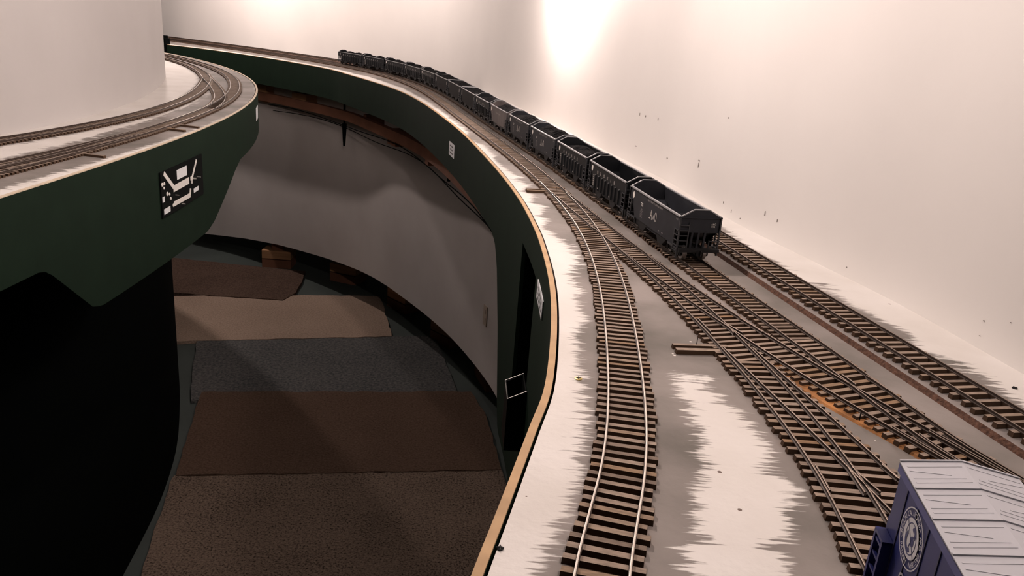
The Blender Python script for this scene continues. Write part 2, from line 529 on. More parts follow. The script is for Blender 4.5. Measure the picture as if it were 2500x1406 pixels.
# ------------------------------------------------------------------ plan data, layout units (x right, y away, rails at z=0)
RT_A = [(0.1484,0.9),(0.175,1.05),(0.2016,1.2),(0.2281,1.35),(0.2601,1.5),(0.2928,1.65),(0.3191,1.8),(0.3392,1.95),(0.355,2.1),(0.3679,2.25),(0.3788,2.4),(0.3883,2.55),(0.3963,2.7),(0.4028,2.85),(0.4076,3.0),(0.4103,3.15),(0.4107,3.3),(0.4087,3.45),(0.404,3.6),(0.3965,3.75),(0.3864,3.9),(0.3734,4.05),(0.3579,4.2),(0.3397,4.35),(0.3191,4.5),(0.2962,4.65),(0.2711,4.8),(0.2441,4.95),(0.2153,5.1),(0.1849,5.25),(0.1531,5.4),(0.12,5.55),(0.0626,5.8),(0.003,6.05),(-0.0586,6.3),(-0.1219,6.55),(-0.1866,6.8),(-0.2525,7.05),(-0.3191,7.3),(-0.3863,7.55),(-0.4538,7.8),(-0.5213,8.05),(-0.5884,8.3),(-0.655,8.55),(-0.721,8.8),(-0.7864,9.05),(-0.836,9.2406),(-0.9145,9.54),(-0.9941,9.839),(-1.0753,10.1374),(-1.1588,10.4353),(-1.2457,10.7326),(-1.3366,11.0293),(-1.4326,11.3254),(-1.5347,11.6208),(-1.644,11.9156),(-1.7615,12.2098),(-1.8883,12.5035),(-2.0258,12.7968),(-2.1749,13.0897),(-2.3371,13.3823),(-2.5135,13.6748),(-2.7054,13.9672),(-2.9141,14.2597),(-3.1409,14.5523),(-3.3883,14.8464),(-3.5834,15.0648),(-3.7851,15.2786),(-3.9924,15.4877),(-4.2047,15.6924),(-4.4215,15.893),(-4.6424,16.0898),(-4.8668,16.2831),(-5.0944,16.4732),(-5.325,16.6602),(-5.5581,16.8444),(-5.7936,17.026),(-6.0311,17.2053),(-6.2706,17.3824),(-6.5117,17.5575),(-6.7544,17.7308),(-6.9985,17.9024),(-7.2439,18.0725),(-7.4903,18.2411),(-7.7378,18.4085),(-7.9862,18.5747),(-8.2354,18.7399),(-8.4854,18.904),(-8.7361,19.0673),(-8.9877,19.23)]
RT_B = [(1.6474,0.9),(1.5946,1.02),(1.5417,1.14),(1.4889,1.26),(1.436,1.38),(1.3832,1.5),(1.3304,1.62),(1.2775,1.74),(1.2238,1.86),(1.1696,1.98),(1.1158,2.1),(1.0631,2.22),(1.0122,2.34),(0.9632,2.46),(0.9163,2.58),(0.8715,2.7),(0.8287,2.82),(0.7878,2.94),(0.7485,3.06),(0.7108,3.18),(0.6744,3.3),(0.6391,3.42),(0.605,3.54),(0.5717,3.66),(0.5393,3.78),(0.5076,3.9),(0.4767,4.02),(0.4463,4.14),(0.4165,4.26),(0.3872,4.38),(0.3584,4.5),(0.33,4.62),(0.3021,4.74),(0.2745,4.86),(0.2472,4.98),(0.2202,5.1),(0.1934,5.22),(0.1667,5.34),(0.14,5.46),(0.1133,5.58)]
RT_3 = [(0.7342,0.3),(0.7434,0.42),(0.7526,0.54),(0.7618,0.66),(0.771,0.78),(0.7802,0.9),(0.7895,1.02),(0.7987,1.14),(0.8079,1.26),(0.8171,1.38),(0.8269,1.5),(0.8359,1.62),(0.8404,1.74),(0.84,1.86),(0.8354,1.98),(0.8274,2.1),(0.8169,2.22),(0.8043,2.34),(0.79,2.46),(0.7742,2.58),(0.7569,2.7),(0.7381,2.82),(0.7178,2.94),(0.696,3.06),(0.6727,3.18),(0.648,3.3),(0.6219,3.42),(0.5945,3.54),(0.5661,3.66),(0.5368,3.78),(0.5068,3.9),(0.4766,4.02),(0.4463,4.14),(0.4165,4.26)]
RT_4 = [(1.0749,0.9),(1.0589,1.0),(1.0428,1.1),(1.0268,1.2),(1.0108,1.3),(0.9947,1.4),(0.9787,1.5),(0.9627,1.6),(0.9466,1.7),(0.9305,1.8),(0.9132,1.9),(0.8948,2.0),(0.8755,2.1),(0.8558,2.2),(0.8357,2.3),(0.8156,2.4),(0.7958,2.5),(0.7766,2.6),(0.7583,2.7),(0.7413,2.8),(0.7247,2.9)]
RT_C = [(1.6481,0.9),(1.5826,1.05),(1.5175,1.2),(1.4533,1.35),(1.3905,1.5),(1.3304,1.65),(1.275,1.8),(1.2191,1.95),(1.1799,2.1),(1.1483,2.25),(1.117,2.4),(1.0838,2.55),(1.0488,2.7),(1.0126,2.85),(0.976,3.0),(0.9394,3.15),(0.9033,3.3),(0.8679,3.45),(0.8331,3.6),(0.7989,3.75),(0.7651,3.9),(0.7316,4.05),(0.6983,4.2),(0.6648,4.35),(0.6311,4.5),(0.5971,4.65),(0.5626,4.8),(0.5276,4.95),(0.4921,5.1),(0.4559,5.25),(0.4191,5.4),(0.3817,5.55),(0.3438,5.7),(0.3054,5.85),(0.2664,6.0),(0.1874,6.3),(0.1073,6.6),(0.0265,6.9),(-0.0544,7.2),(-0.1351,7.5),(-0.2154,7.8),(-0.295,8.1),(-0.3739,8.4),(-0.4524,8.7),(-0.5305,9.0),(-0.6086,9.3),(-0.6873,9.6),(-0.7671,9.9),(-0.8487,10.2),(-0.9329,10.5),(-1.0205,10.8),(-1.1125,11.1),(-1.2098,11.4),(-1.3135,11.7),(-1.4247,12.0),(-1.5445,12.3),(-1.6741,12.6),(-1.8146,12.9),(-1.9674,13.2),(-2.1337,13.5),(-2.3146,13.8),(-2.5115,14.1),(-2.7256,14.4),(-2.9582,14.7),(-3.2104,15.0),(-3.4103,15.2237),(-3.6162,15.4419),(-3.8274,15.655),(-4.0434,15.8632),(-4.2635,16.067),(-4.4875,16.2666),(-4.7148,16.4624),(-4.9451,16.6546),(-5.1781,16.8436),(-5.4135,17.0296),(-5.651,17.2128),(-5.8905,17.3936),(-6.1317,17.5719),(-6.3744,17.7482),(-6.6186,17.9225),(-6.864,18.0951),(-7.1105,18.266),(-7.3581,18.4354),(-7.6066,18.6035),(-7.8559,18.7703),(-8.106,18.936),(-8.3568,19.1007),(-8.6082,19.2644),(-8.8601,19.4273)]
RT_D = [(1.7909,0.9),(1.7549,1.05),(1.7189,1.2),(1.6829,1.35),(1.6469,1.5),(1.6109,1.65),(1.5749,1.8),(1.5389,1.95),(1.5029,2.1),(1.467,2.25),(1.4315,2.4),(1.3963,2.55),(1.3615,2.7),(1.327,2.85),(1.2928,3.0),(1.2589,3.15),(1.2254,3.3),(1.1922,3.45),(1.1593,3.6),(1.1268,3.75),(0.9091,4.7212),(0.8744,4.8722),(0.8391,5.0233),(0.8033,5.1744),(0.7668,5.3256),(0.7298,5.4768),(0.6921,5.6279),(0.6539,5.779),(0.6152,5.9299),(0.576,6.0811),(0.4967,6.382),(0.4164,6.6829),(0.3355,6.9833),(0.2546,7.2832),(0.174,7.5829),(0.0939,7.8824),(0.0144,8.1818),(-0.0644,8.4812),(-0.1427,8.7808),(-0.2208,9.0807),(-0.299,9.3809),(-0.378,9.6817),(-0.4581,9.9831),(-0.5403,10.2852),(-0.6253,10.5881),(-0.714,10.8917),(-0.8073,11.1963),(-0.9063,11.5016),(-1.0122,11.8079),(-1.126,12.115),(-1.249,12.4228),(-1.3823,12.7314),(-1.5272,13.0406),(-1.6849,13.3502),(-1.8567,13.6603),(-2.0438,13.9705),(-2.2475,14.2808),(-2.4689,14.5911),(-2.7093,14.9011),(-2.9682,15.2091),(-3.1746,15.4401),(-3.3862,15.6644),(-3.6027,15.8828),(-3.8236,16.0958),(-4.0484,16.3039),(-4.2766,16.5073),(-4.5078,16.7064),(-4.7418,16.9017),(-4.9781,17.0934),(-5.2166,17.2818),(-5.4569,17.4672),(-5.699,17.6499),(-5.9425,17.8301),(-6.1874,18.0079),(-6.4336,18.1836),(-6.6808,18.3575),(-6.929,18.5295),(-7.1781,18.7),(-7.428,18.869),(-7.6786,19.0367),(-7.9298,19.2032),(-8.1817,19.3685),(-8.434,19.5329),(-8.6864,19.696)]
WALL = [(2.12,0.3),(2.05,1.0),(1.95,1.7),(1.787,2.571),(1.66,3.248),(1.5,3.811),(1.399,4.155),(1.257,4.675),(1.0801,5.7253),(1.0025,6.0298),(0.8834,6.4846),(0.7217,7.0873),(0.5603,7.6866),(0.4011,8.284),(0.2443,8.8818),(0.0879,9.4821),(-0.0719,10.087),(-0.2407,10.6982),(-0.4258,11.3166),(-0.6356,11.9428),(-0.8796,12.5764),(-1.1678,13.2163),(-1.5105,13.8606),(-1.9175,14.5069),(-2.3981,15.1525),(-2.8799,15.7107),(-3.3218,16.1676),(-3.7795,16.6),(-4.2491,17.0115),(-4.7281,17.4057),(-5.2143,17.7853),(-5.7061,18.1527),(-6.2023,18.51),(-6.7021,18.859),(-7.2047,19.2009),(-7.7096,19.5371),(-8.2163,19.8684)]
EDGE = [(-0.16,0.55),(-0.1,0.9),(-0.035,1.292),(0.005,1.511),(0.073,1.894),(0.121,2.18),(0.149,2.658),(0.154,3.123),(0.131,3.604),(0.083,4.144),(-0.034,4.957),(-0.264,6.102),(-0.678,7.842),(-1.34,10.046),(-1.945,11.506),(-2.887,13.162),(-3.441,14.022),(-4.426,15.039),(-5.488,15.95),(-6.581,16.713),(-7.483,17.144),(-8.3853,17.5751),(-9.468,18.0925)]
P_LEFT = [(0.0883,1.3071),(0.0867,1.3267),(0.1008,1.3486),(0.1059,1.3595),(0.1197,1.3876),(0.133,1.4096),(0.119,1.4413),(0.1343,1.4591),(0.1375,1.4785),(0.1679,1.5219),(0.1749,1.6156),(0.2093,1.7099),(0.1967,1.7957),(0.226,1.8959),(0.236,1.9663),(0.235,2.0392),(0.2367,2.1041),(0.2278,2.1375),(0.2158,2.1854),(0.2343,2.2498),(0.2344,2.3202),(0.2267,2.4505),(0.2366,2.5345),(0.225,2.615),(0.2574,2.6773),(0.2834,2.7617),(0.2711,2.8374),(0.2583,2.917),(0.2632,3.04),(0.2699,3.1352),(0.2506,3.3101),(0.2406,3.3674),(0.2977,3.4831),(0.2819,3.6969),(0.2338,3.8396),(0.1885,3.9949),(0.1282,4.1047),(0.1775,4.2954),(0.11,4.3602),(0.1674,4.6415),(0.0724,4.6856),(0.1053,4.9354),(0.0041,4.9849),(0.0656,5.2362),(-0.0266,5.3557),(-0.0258,5.4605),(0.0104,5.5064),(-0.0447,5.545),(-0.1354,5.8348),(-0.2232,6.1604),(-0.2115,6.3248),(-0.3377,6.8079),(-0.5158,7.1588),(-0.5314,7.5957),(-0.7825,8.4968),(-0.8972,8.9274),(-1.2423,10.0742),(-1.7402,11.4902),(-2.5411,13.0753)]
P_MID = [(0.5285,2.3382),(0.6538,2.3429),(0.5958,2.2806),(0.6777,2.1408),(0.7054,1.9727),(0.7086,1.8637),(0.6743,1.7977),(0.6921,1.7335),(0.7435,1.7044),(0.6575,1.6151),(0.6669,1.5372),(0.6157,1.4719),(0.6021,1.3683),(0.5714,1.2538),(0.3843,1.2329),(0.4098,1.3454),(0.4224,1.4336),(0.4753,1.5427),(0.4662,1.6392),(0.5287,1.7761),(0.5019,1.8529),(0.5536,1.9484),(0.5363,2.1978)]
P_RIGHT = [(1.1702,4.4006),(1.2083,4.0099),(1.2704,3.854),(1.3131,3.6913),(1.2193,3.5066),(1.3065,3.4564),(1.4331,3.5003),(1.3593,3.3938),(1.4566,3.3611),(1.3806,3.2504),(1.4522,3.1642),(1.4924,3.0151),(1.534,2.9789),(1.5304,2.8287),(1.4682,2.7757),(1.5457,2.684),(1.6132,2.6714),(1.5572,2.5892),(1.6425,2.5881),(1.6084,2.4978),(1.6308,2.4382),(1.6333,2.3482),(1.6448,2.2792)]
GUARDS = [[(0.3102,4.1981),(0.3196,4.0835)],[(0.701,2.8076),(0.7115,2.7419),(0.7216,2.6789)],[(0.8681,2.8492),(0.894,2.7859),(0.918,2.7188)],[(0.796,2.7899),(0.8028,2.741),(0.8059,2.685)],[(0.7976,2.7839),(0.8182,2.7361),(0.8401,2.6922)],[(0.797,1.7841),(0.7951,1.7247),(0.7926,1.6675)],[(0.9767,1.8137),(0.9845,1.7827),(0.9902,1.7506)],[(0.88,1.7906),(0.8788,1.7258),(0.8768,1.6699)],[(0.8921,1.7871),(0.9034,1.7293),(0.9172,1.6791)],[(1.1652,2.3882),(1.1806,2.3415),(1.1923,2.2902)],[(1.082,2.3821),(1.094,2.3439),(1.1001,2.3086)],[(0.3805,4.1569),(0.4011,4.0789)],[(0.4081,4.1451),(0.4251,4.0822)]]
CARPETS = [[(-7.639,16.472),(-5.39,16.286),(-4.449,16.238),(-4.315,15.434),(-4.268,14.878),(-4.383,14.39),(-5.088,14.367),(-6.49,14.319),(-6.804,14.316)],[(-6.611,14.147),(-4.25,14.759),(-2.627,15.097),(-2.045,13.057),(-5.691,12.066)],[(-5.218,12.324),(-1.305,13.249),(-0.699,11.087),(-1.354,10.901),(-4.43,10.137)],[(-4.379,10.409),(-0.5,11.122),(-0.238,10.403),(0.05,8.946),(-3.838,8.24)],[(-3.866,8.236),(0.05,8.946),(0.146,8.537),(0.304,6.761),(-3.395,6.331)]]
BLOCKS = [[(-5.462,16.508),(-4.84,16.522)],[(-3.859,15.988),(-3.267,15.777)],[(-2.423,14.729),(-2.012,14.313)],[(-1.386,13.194),(-1.011,12.818)],[(-0.551,11.994),(-0.233,11.099)]]
PENBASE = [(-5.315,11.647),(-4.32,9.488),(-3.859,7.974),(-3.622,6.509)]
MARKS = [(0.8933,6.4467,0.37,0.0334,0.0067),(0.933,6.2951,0.37,0.0228,0.0131),(0.9826,6.1056,0.38,0.0285,0.0063),(1.2128,4.9376,0.54,0.013,0.0052),(1.0413,5.8775,0.13,0.0153,0.0214),(1.0542,5.8268,0.13,0.0091,0.0304),(1.2423,4.7625,0.05,0.0202,0.005),(1.257,4.675,0.03,0.0124,0.005),(1.2688,4.6317,0.02,0.0099,0.0049),(1.2807,4.5883,0.01,0.0122,0.0049),(1.3635,4.285,0.1,0.0392,0.0069),(1.3753,4.2417,0.09,0.0229,0.0069),(1.7552,2.7403,0.08,0.0067,0.0067),(1.7552,2.7403,0.08,0.0067,0.005),(1.7552,2.7403,0.08,0.005,0.0033),(1.7552,2.7403,0.02,0.005,0.005),(1.7764,2.6274,0.12,0.0049,0.0033),(1.54,3.6703,-0.03,0.0082,0.0041),(1.54,3.6703,0.02,0.0082,0.0061),(1.1538,5.2877,0.19,0.05,0.0083),(1.1685,5.2001,0.22,0.0109,0.0383),(0.9132,6.3709,0.12,0.0099,0.0396)]
HEADS = {'t1':[(0.0652,5.0127),(0.1986,5.026),(0.0808,5.0849)],'t3':[(0.5793,2.5723),(0.5775,2.5209),(0.7344,2.5672)],'pins':[(0.2315,5.0296),(0.5505,3.7134),(0.6504,2.5678),(1.0225,2.0765)]}
SCREWS = [(0.225,2.2421),(1.6808,2.4379),(0.0177,1.3829)]
PEN_EDGE = [(-2.62,2.2),(-2.59,3),(-2.567,4),(-2.553,5),(-2.577,6),(-2.652,7),(-2.79,8),(-3.004,9),(-3.308,10),(-3.717,11),(-4.245,12),(-4.911,13),(-5.731,14),(-6.6,14.85),(-7.6,15.6)]
PEN_OUT = [(-2.95,2.3),(-2.93,3.2),(-2.92,4),(-2.88,5),(-2.87,6),(-2.92,7),(-3.045,8),(-3.265,9),(-3.585,10),(-4.0,11),(-4.55,12),(-5.25,13),(-6.1,14),(-7.0,14.8)]
PEN_IN = [(-3.75,3.4),(-3.62,4.3),(-3.48,5.2),(-3.41,5.6),(-3.34,6.3),(-3.335,7.1),(-3.42,7.9),(-3.53,8.5),(-3.7,9.19),(-3.965,10.04),(-4.17,10.6),(-4.49,11.28),(-5.02,12.2),(-5.6,13),(-6.4,13.9),(-7.2,14.55)]
PEN_X = [(-4.4,11.1),(-4.19,10.65),(-3.97,10.2),(-3.70,9.65),(-3.43,9.05),(-3.23,8.55),(-3.09,8.1),(-3.0,7.7)]
PEN_SPUR = [(-2.875,6.3),(-2.885,6.0),(-2.90,5.5),(-2.935,5.0),(-3.0,4.4),(-3.06,3.8),(-3.13,3.2)][::-1]
PEN_BACK = [(-4.45,2.2),(-4.1,3.4),(-3.86,4.4),(-3.717,5),(-3.623,6),(-3.673,7),(-3.843,8),(-4.11,9),(-4.459,10),(-4.86,10.9),(-5.5,11.7),(-6.4,12.4),(-7.6,12.9),(-9.5,13.2)]

A = smoothline(RT_A, 0.05); B = smoothline(RT_B, 0.05); T3 = smoothline(RT_3, 0.05)
T4 = smoothline(RT_4, 0.05); C = smoothline(RT_C, 0.05); D = smoothline(RT_D, 0.05)
EDGE_L = smoothline(EDGE, 0.08); WALL_L = smoothline(list(WALL) + [(-9.4, 20.62), (-11.0, 21.6), (-13.5, 23.1)], 0.12)
PE = smoothline(PEN_EDGE, 0.1); PO = smoothline(PEN_OUT, 0.1); PI_ = smoothline(PEN_IN, 0.1)
PX = smoothline(PEN_X, 0.08); PS = smoothline(PEN_SPUR, 0.08); PB = smoothline(PEN_BACK, 0.1)


# ------------------------------------------------------------------ setting: floor and backdrops
mb = MB()
mb.box(-3.2, 1.6, -0.6, 6.0, -0.05, 0.0)
tag(mb.build('floor', M['floor']), 'grey green painted floor of the dark aisle', 'floor', kind='structure')


def ribbon(line, z0, z1, thick, side=1):
    """vertical sheet along a plan line (layout units); thickness to the right (side=1) or left; the front is one smooth strip"""
    m = MB()
    n = normals(line)
    back = line + n * thick * side
    Z0 = [z0(i) if callable(z0) else z0 for i in range(len(line))]
    Z1 = [z1(i) if callable(z1) else z1 for i in range(len(line))]
    m.grid([[W(*q, t), W(*q, b)] for q, t, b in zip(line, Z1, Z0)])
    m.grid([[W(*q, b), W(*q, t)] for q, t, b in zip(back, Z1, Z0)])
    m.smooth = len(m.f)
    for i in range(len(line) - 1):
        a, b, c, d = line[i], line[i + 1], back[i + 1], back[i]
        q0, q1, t0, t1 = Z0[i], Z0[i + 1], Z1[i], Z1[i + 1]
        m.face([W(*a, t0), W(*d, t0), W(*c, t1), W(*b, t1)])
        m.face([W(*a, q0), W(*b, q1), W(*c, q1), W(*d, q0)])
        if i == 0:
            m.face([W(*a, t0), W(*a, q0), W(*d, q0), W(*d, t0)])
        if i == len(line) - 2:
            m.face([W(*b, t1), W(*c, t1), W(*c, q1), W(*b, q1)])
    return m


wall = ribbon(WALL_L, ZD - 0.1, 5.5, 0.15).build('wall_right', M['wall'], smooth=False)
tag(wall, 'white painted backdrop wall curving round behind the coal train', 'wall', kind='structure')
wn = normals(WALL_L)
for (mx, my, mz, mh, mw) in MARKS:
    i = int(np.argmin(np.hypot(WALL_L[:, 0] - mx, WALL_L[:, 1] - my)))
    n = wn[i]; t = np.array([n[1], -n[0]])
    q = WALL_L[i]
    m = MB()
    o0 = q - n * 0.004; o1 = q - n * 0.0005
    hw = mw / 2
    mh *= .7; hw *= .7
    poly = [(-hw, -mh * .2), (-hw * .3, -mh / 2), (hw * .6, -mh * .4), (hw, mh * .1), (hw * .2, mh / 2), (-hw * .7, mh * .35)]
    fr = [W(*(o0 + t * u), mz + v) for u, v in poly]; bk = [W(*(o1 + t * u), mz + v) for u, v in poly]
    k = len(poly)
    m.v += fr + bk
    m.f.append(tuple(range(k))); m.m.append(0)
    for a in range(k):
        b_ = (a + 1) % k
        m.f.append((b_, a, k + a, k + b_)); m.m.append(0)
    m.build('nick', M['nick'] if mh * mw < 0.0004 else M['pencil'], wall)

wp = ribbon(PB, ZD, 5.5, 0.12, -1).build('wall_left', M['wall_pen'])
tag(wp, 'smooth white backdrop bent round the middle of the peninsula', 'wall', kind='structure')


# ------------------------------------------------------------------ decks
def poly_inside(P, poly):
    x, y = P[:, 0], P[:, 1]
    ins = np.zeros(len(P), bool)
    n = len(poly); j = n - 1
    for i in range(n):
        xi, yi = poly[i]; xj, yj = poly[j]
        c = ((yi > y) != (yj > y)) & (x < (xj - xi) * (y - yi) / (yj - yi + 1e-12) + xi)
        ins ^= c
        j = i
    return ins


def seg_dist(P, L):
    best = np.full(len(P), 9.0)
    for a, b in zip(L[:-1], L[1:]):
        a = np.asarray(a); d = np.asarray(b) - a
        t = np.clip(((P - a) @ d) / (d @ d + 1e-12), 0, 1)
        best = np.minimum(best, np.linalg.norm(P - a - t[:, None] * d, axis=1))
    return best


def deck(name, inner, outer, cols, paintfn, stainfn, thick, label):
    """inner: aisle edge line, outer: backdrop line with the same number of points"""
    rows = []
    for a, b in zip(inner, outer):
        rows.append([a + (b - a) * t for t in np.linspace(0, 1, cols)])
    flat = np.array(rows).reshape(-1, 2)
    m = MB()
    m.grid([[W(*q, ZD) for q in r] for r in rows])
    nt_ = len(m.v)
    # underside and rim
    for i in range(len(rows) - 1):
        a, b = rows[i], rows[i + 1]
        m.face([W(*a[0], ZD), W(*b[0], ZD), W(*b[0], ZD - thick), W(*a[0], ZD - thick)], 1)
        m.face([W(*a[0], ZD - thick), W(*b[0], ZD - thick), W(*b[-1], ZD - thick), W(*a[-1], ZD - thick)], 1)
    for r in (rows[0], rows[-1]):
        m.face([W(*r[0], ZD), W(*r[0], ZD - thick), W(*r[-1], ZD - thick), W(*r[-1], ZD)], 1)
    me = m.mesh(name, [M['deck'], M['deckside']])
    at = me.attributes.new('paint', 'FLOAT', 'POINT')
    val = np.full(len(m.v), -1.0)
    val[:nt_] = paintfn(flat)
    at.data.foreach_set('value', val)
    a2 = me.attributes.new('stain', 'FLOAT', 'POINT')
    v2 = np.full(len(m.v), 0.0)
    v2[:nt_] = stainfn(flat)
    a2.data.foreach_set('value', v2)
    o = link(name, me)
    tag(o, label, 'benchwork')
    return o


_fe = offs(EDGE_L, 0.17)
_fe = _fe[_fe[:, 1] > P_LEFT[-1][1] + .3][::6]
_lp = [(-3, .3)] + [(-.6, .5)] + [(P_LEFT[0][0] - .07, .6)] + list(P_LEFT) + [tuple(q) for q in _fe] + [(-11, 18.6), (-11, .3)]
_rp = list(P_RIGHT) + [(2.2, 2.0), (2.9, .5), (2.9, 8), (1.0, 8.0), (1.05, 5.4)]
_far = 5.2


def paint_right(P):
    d = np.full(len(P), 1.0)
    for poly in (_lp, P_MID, _rp):
        q = np.array(poly)
        ds = seg_dist(P, np.r_[q, q[:1]])
        ins = poly_inside(P, poly)
        d = np.minimum(d, np.where(ins, -ds, ds))
    # beyond the hopper train the strip by the wall is white as well
    dw = seg_dist(P, D[D[:, 1] > 4.8][::6])
    far = P[:, 1] > 5.3
    side = (seg_dist(P, WALL_L[::4]) < 0.30)
    d = np.where(far & side & (P[:, 1] < 12), np.minimum(d, 0.12 - dw), d)
    return d


def stain_right(P):
    s_ = np.zeros(len(P))
    for rt in (A, B, T3, T4, C):
        q = rt[::4]
        r0 = 0.070 + 0.05 * np.clip((P[:, 1] - 7) / 5, 0, 1)
        s_ = np.maximum(s_, np.clip((r0 - seg_dist(P, q)) / 0.02 + .5, 0, 1))
    return s_


def stain_pen(P):
    s_ = np.zeros(len(P))
    for rt in (PO, PI_, PX):
        s_ = np.maximum(s_, np.clip((0.07 - seg_dist(P, rt[::3])) / 0.03 + .5, 0, 1))
    return s_


n_e = normals(EDGE_L)
inner = EDGE_L + n_e * 0.030
outer = []
for q, n in zip(EDGE_L, n_e):
    # walk along the normal until the wall line is met
    t = np.linspace(0.6, 3.0, 240)
    pts = q + n * t[:, None]
    dd = seg_dist(pts, WALL_L[::2])
    outer.append(pts[int(np.argmin(dd))])
outer = np.array(outer)
k = np.ones(5) / 5
for c in (0, 1):
    pad = np.r_[outer[:1, c], outer[:1, c], outer[:, c], outer[-1:, c], outer[-1:, c]]
    outer[:, c] = np.convolve(pad, k, 'valid')
outer = outer + n_e * 0.006
deck('layout_deck', inner, outer, 90, paint_right, stain_right, 0.10, 'long curved deck on the right with grey paint under the yard tracks')


def paint_pen(P):
    do = 0.245 - seg_dist(P, PO[::3]); di = 0.10 - seg_dist(P, PI_[::3])
    return np.maximum(np.maximum(do, di), np.where((np.abs(do) < 0.02) & (di > -0.2), 0.02, -1))


inner_p = resample(PE, 0.12)
fr = np.linspace(0, 1, len(inner_p))
pbr = resample(PB, 0.02)
# match backdrop points to the edge points along its inward normal
nl = -normals(inner_p)
outer_p = []
for q, n in zip(inner_p, nl):
    t = np.linspace(0.4, 3.2, 200); pts = q + n * t[:, None]
    outer_p.append(pts[int(np.argmin(seg_dist(pts, PB[::3])))])
outer_p = np.array(outer_p)
for c in (0, 1):
    pad = np.r_[outer_p[:1, c], outer_p[:1, c], outer_p[:, c], outer_p[-1:, c], outer_p[-1:, c]]
    outer_p[:, c] = np.convolve(pad, k, 'valid')
deck('layout_deck', inner_p + nl * 0.030, outer_p + nl * 0.01, 44, paint_pen, stain_pen, 0.10, 'rounded peninsula deck on the left carrying two curved tracks')


# ------------------------------------------------------------------ fascias
def fascia(line, side, depth, hole=None, thick=0.022):
    """panel hanging from the deck edge; side=+1 thickness towards +normal"""
    n = normals(line) * side
    back = line + n * thick
    top = ZD + 0.004
    m = MB(); e = MB()

    def quad_strip(i, za0, za1, zb0, zb1):
        a, b, c, d = line[i], line[i + 1], back[i + 1], back[i]
        m.face([W(*a, za0), W(*b, za1), W(*b, zb1), W(*a, zb0)])
        m.face([W(*d, zb0), W(*c, zb1), W(*c, za1), W(*d, za0)])
        m.face([W(*a, zb0), W(*b, zb1), W(*c, zb1), W(*d, zb0)])
        m.face([W(*a, za0), W(*d, za0), W(*c, za1), W(*b, za1)])
        m.face([W(*a, za0), W(*a, zb0), W(*d, zb0), W(*d, za0)])
        m.face([W(*b, za1), W(*c, za1), W(*c, zb1), W(*b, zb1)])
    for i in range(len(line) - 1):
        d0 = ZD - depth(line[i][1]); d1 = ZD - depth(line[i + 1][1])
        ym = (line[i][1] + line[i + 1][1]) / 2
        if hole and hole[0] < ym < hole[1]:
            quad_strip(i, top - 0.006, top - 0.006, ZD - hole[2], ZD - hole[2])
            quad_strip(i, ZD - hole[3], ZD - hole[3], d0, d1)
        else:
            quad_strip(i, top - 0.006, top - 0.006, d0, d1)
        a, b, c, d = line[i], line[i + 1], back[i + 1], back[i]
        e.hexa([W(*a, top - 0.006), W(*b, top - 0.006), W(*c, top - 0.006), W(*d, top - 0.006)], [W(*a, top), W(*b, top), W(*c, top), W(*d, top)])
    return m, e


def tab(ys, ds):
    return lambda y: float(np.interp(y, ys, ds))


dR = tab([0, 4.9, 5.0, 5.19, 5.42, 5.57, 5.75, 8, 20], [1.65, 1.65, 1.52, 1.04, 0.63, 0.50, 0.46, 0.47, 0.52])
line = resample(smoothline(EDGE, 0.05), 0.05)
line = line[line[:, 1] > 0.6]
m, e = fascia(line, 1, dR, hole=(3.82, 4.47, 0.19, 1.25))
fr_root = empty('fascia_board', W(0.1, 3.0, -1.0), 'dark green fascia board bent along the right deck, cut deeper near the camera', 'fascia')
place(m.build('panel', M['green']), fr_root)
place(e.build('top_edge', M['board_edge']), fr_root)['label'] = 'raw tan top edge of the board'

# black box added behind the opening so its inside stays dark
hb = line[(line[:, 1] > 3.80) & (line[:, 1] < 4.50)]
hn = normals(hb); hb0 = hb + hn * .022; hb1 = hb + hn * .34
m = MB()
za, zb_ = ZD - .17, ZD - 1.27
for i in range(len(hb) - 1):
    m.face([W(*hb1[i], za), W(*hb1[i + 1], za), W(*hb1[i + 1], zb_), W(*hb1[i], zb_)])
    m.face([W(*hb0[i], za), W(*hb0[i + 1], za), W(*hb1[i + 1], za), W(*hb1[i], za)])
    m.face([W(*hb0[i], zb_), W(*hb0[i + 1], zb_), W(*hb1[i + 1], zb_), W(*hb1[i], zb_)])
for i in (0, -1):
    m.face([W(*hb0[i], za), W(*hb1[i], za), W(*hb1[i], zb_), W(*hb0[i], zb_)])
place(m.build('recess_box', M['black']), fr_root)['label'] = 'black lining added to keep the opening dark'

dL = tab([0, 4.08, 4.15, 4.55, 4.65, 6.5, 6.7, 7.5, 7.75, 20], [0.46, 0.46, 0.48, 0.83, 0.86, 0.86, 0.82, 0.52, 0.46, 0.46])
linep = resample(PE, 0.06)
m, e = fascia(linep, -1, dL)
fl_root = empty('fascia_board', W(-2.6, 6.0, -0.5), 'dark green fascia board round the peninsula with a notched lower edge', 'fascia')
place(m.build('panel', M['green']), fl_root)
place(e.build('top_edge', M['board_edge_white']), fl_root)['label'] = 'thin pale top edge of the board'

# dark stop at the far end of the long deck
sp = MB()
q = W(-7.62, 17.2, 0)
sp.prism([(q[0] - .06, q[1] - .02), (q[0] + .012, q[1] - .02), (q[0] + .012, q[1] + .03), (q[0] - .06, q[1] + .03)], ZR - 0.55 * S, ZR + 0.10 * S)
sp.prism([(q[0] - .06, q[1] - .02), (q[0] + .004, q[1] - .02), (q[0] + .004, q[1] + .03), (q[0] - .06, q[1] + .03)], ZR + 0.10 * S, ZR + 0.15 * S)
tag(sp.build('end_post', M['black']), 'dark green post closing the far end of the long deck', 'post')

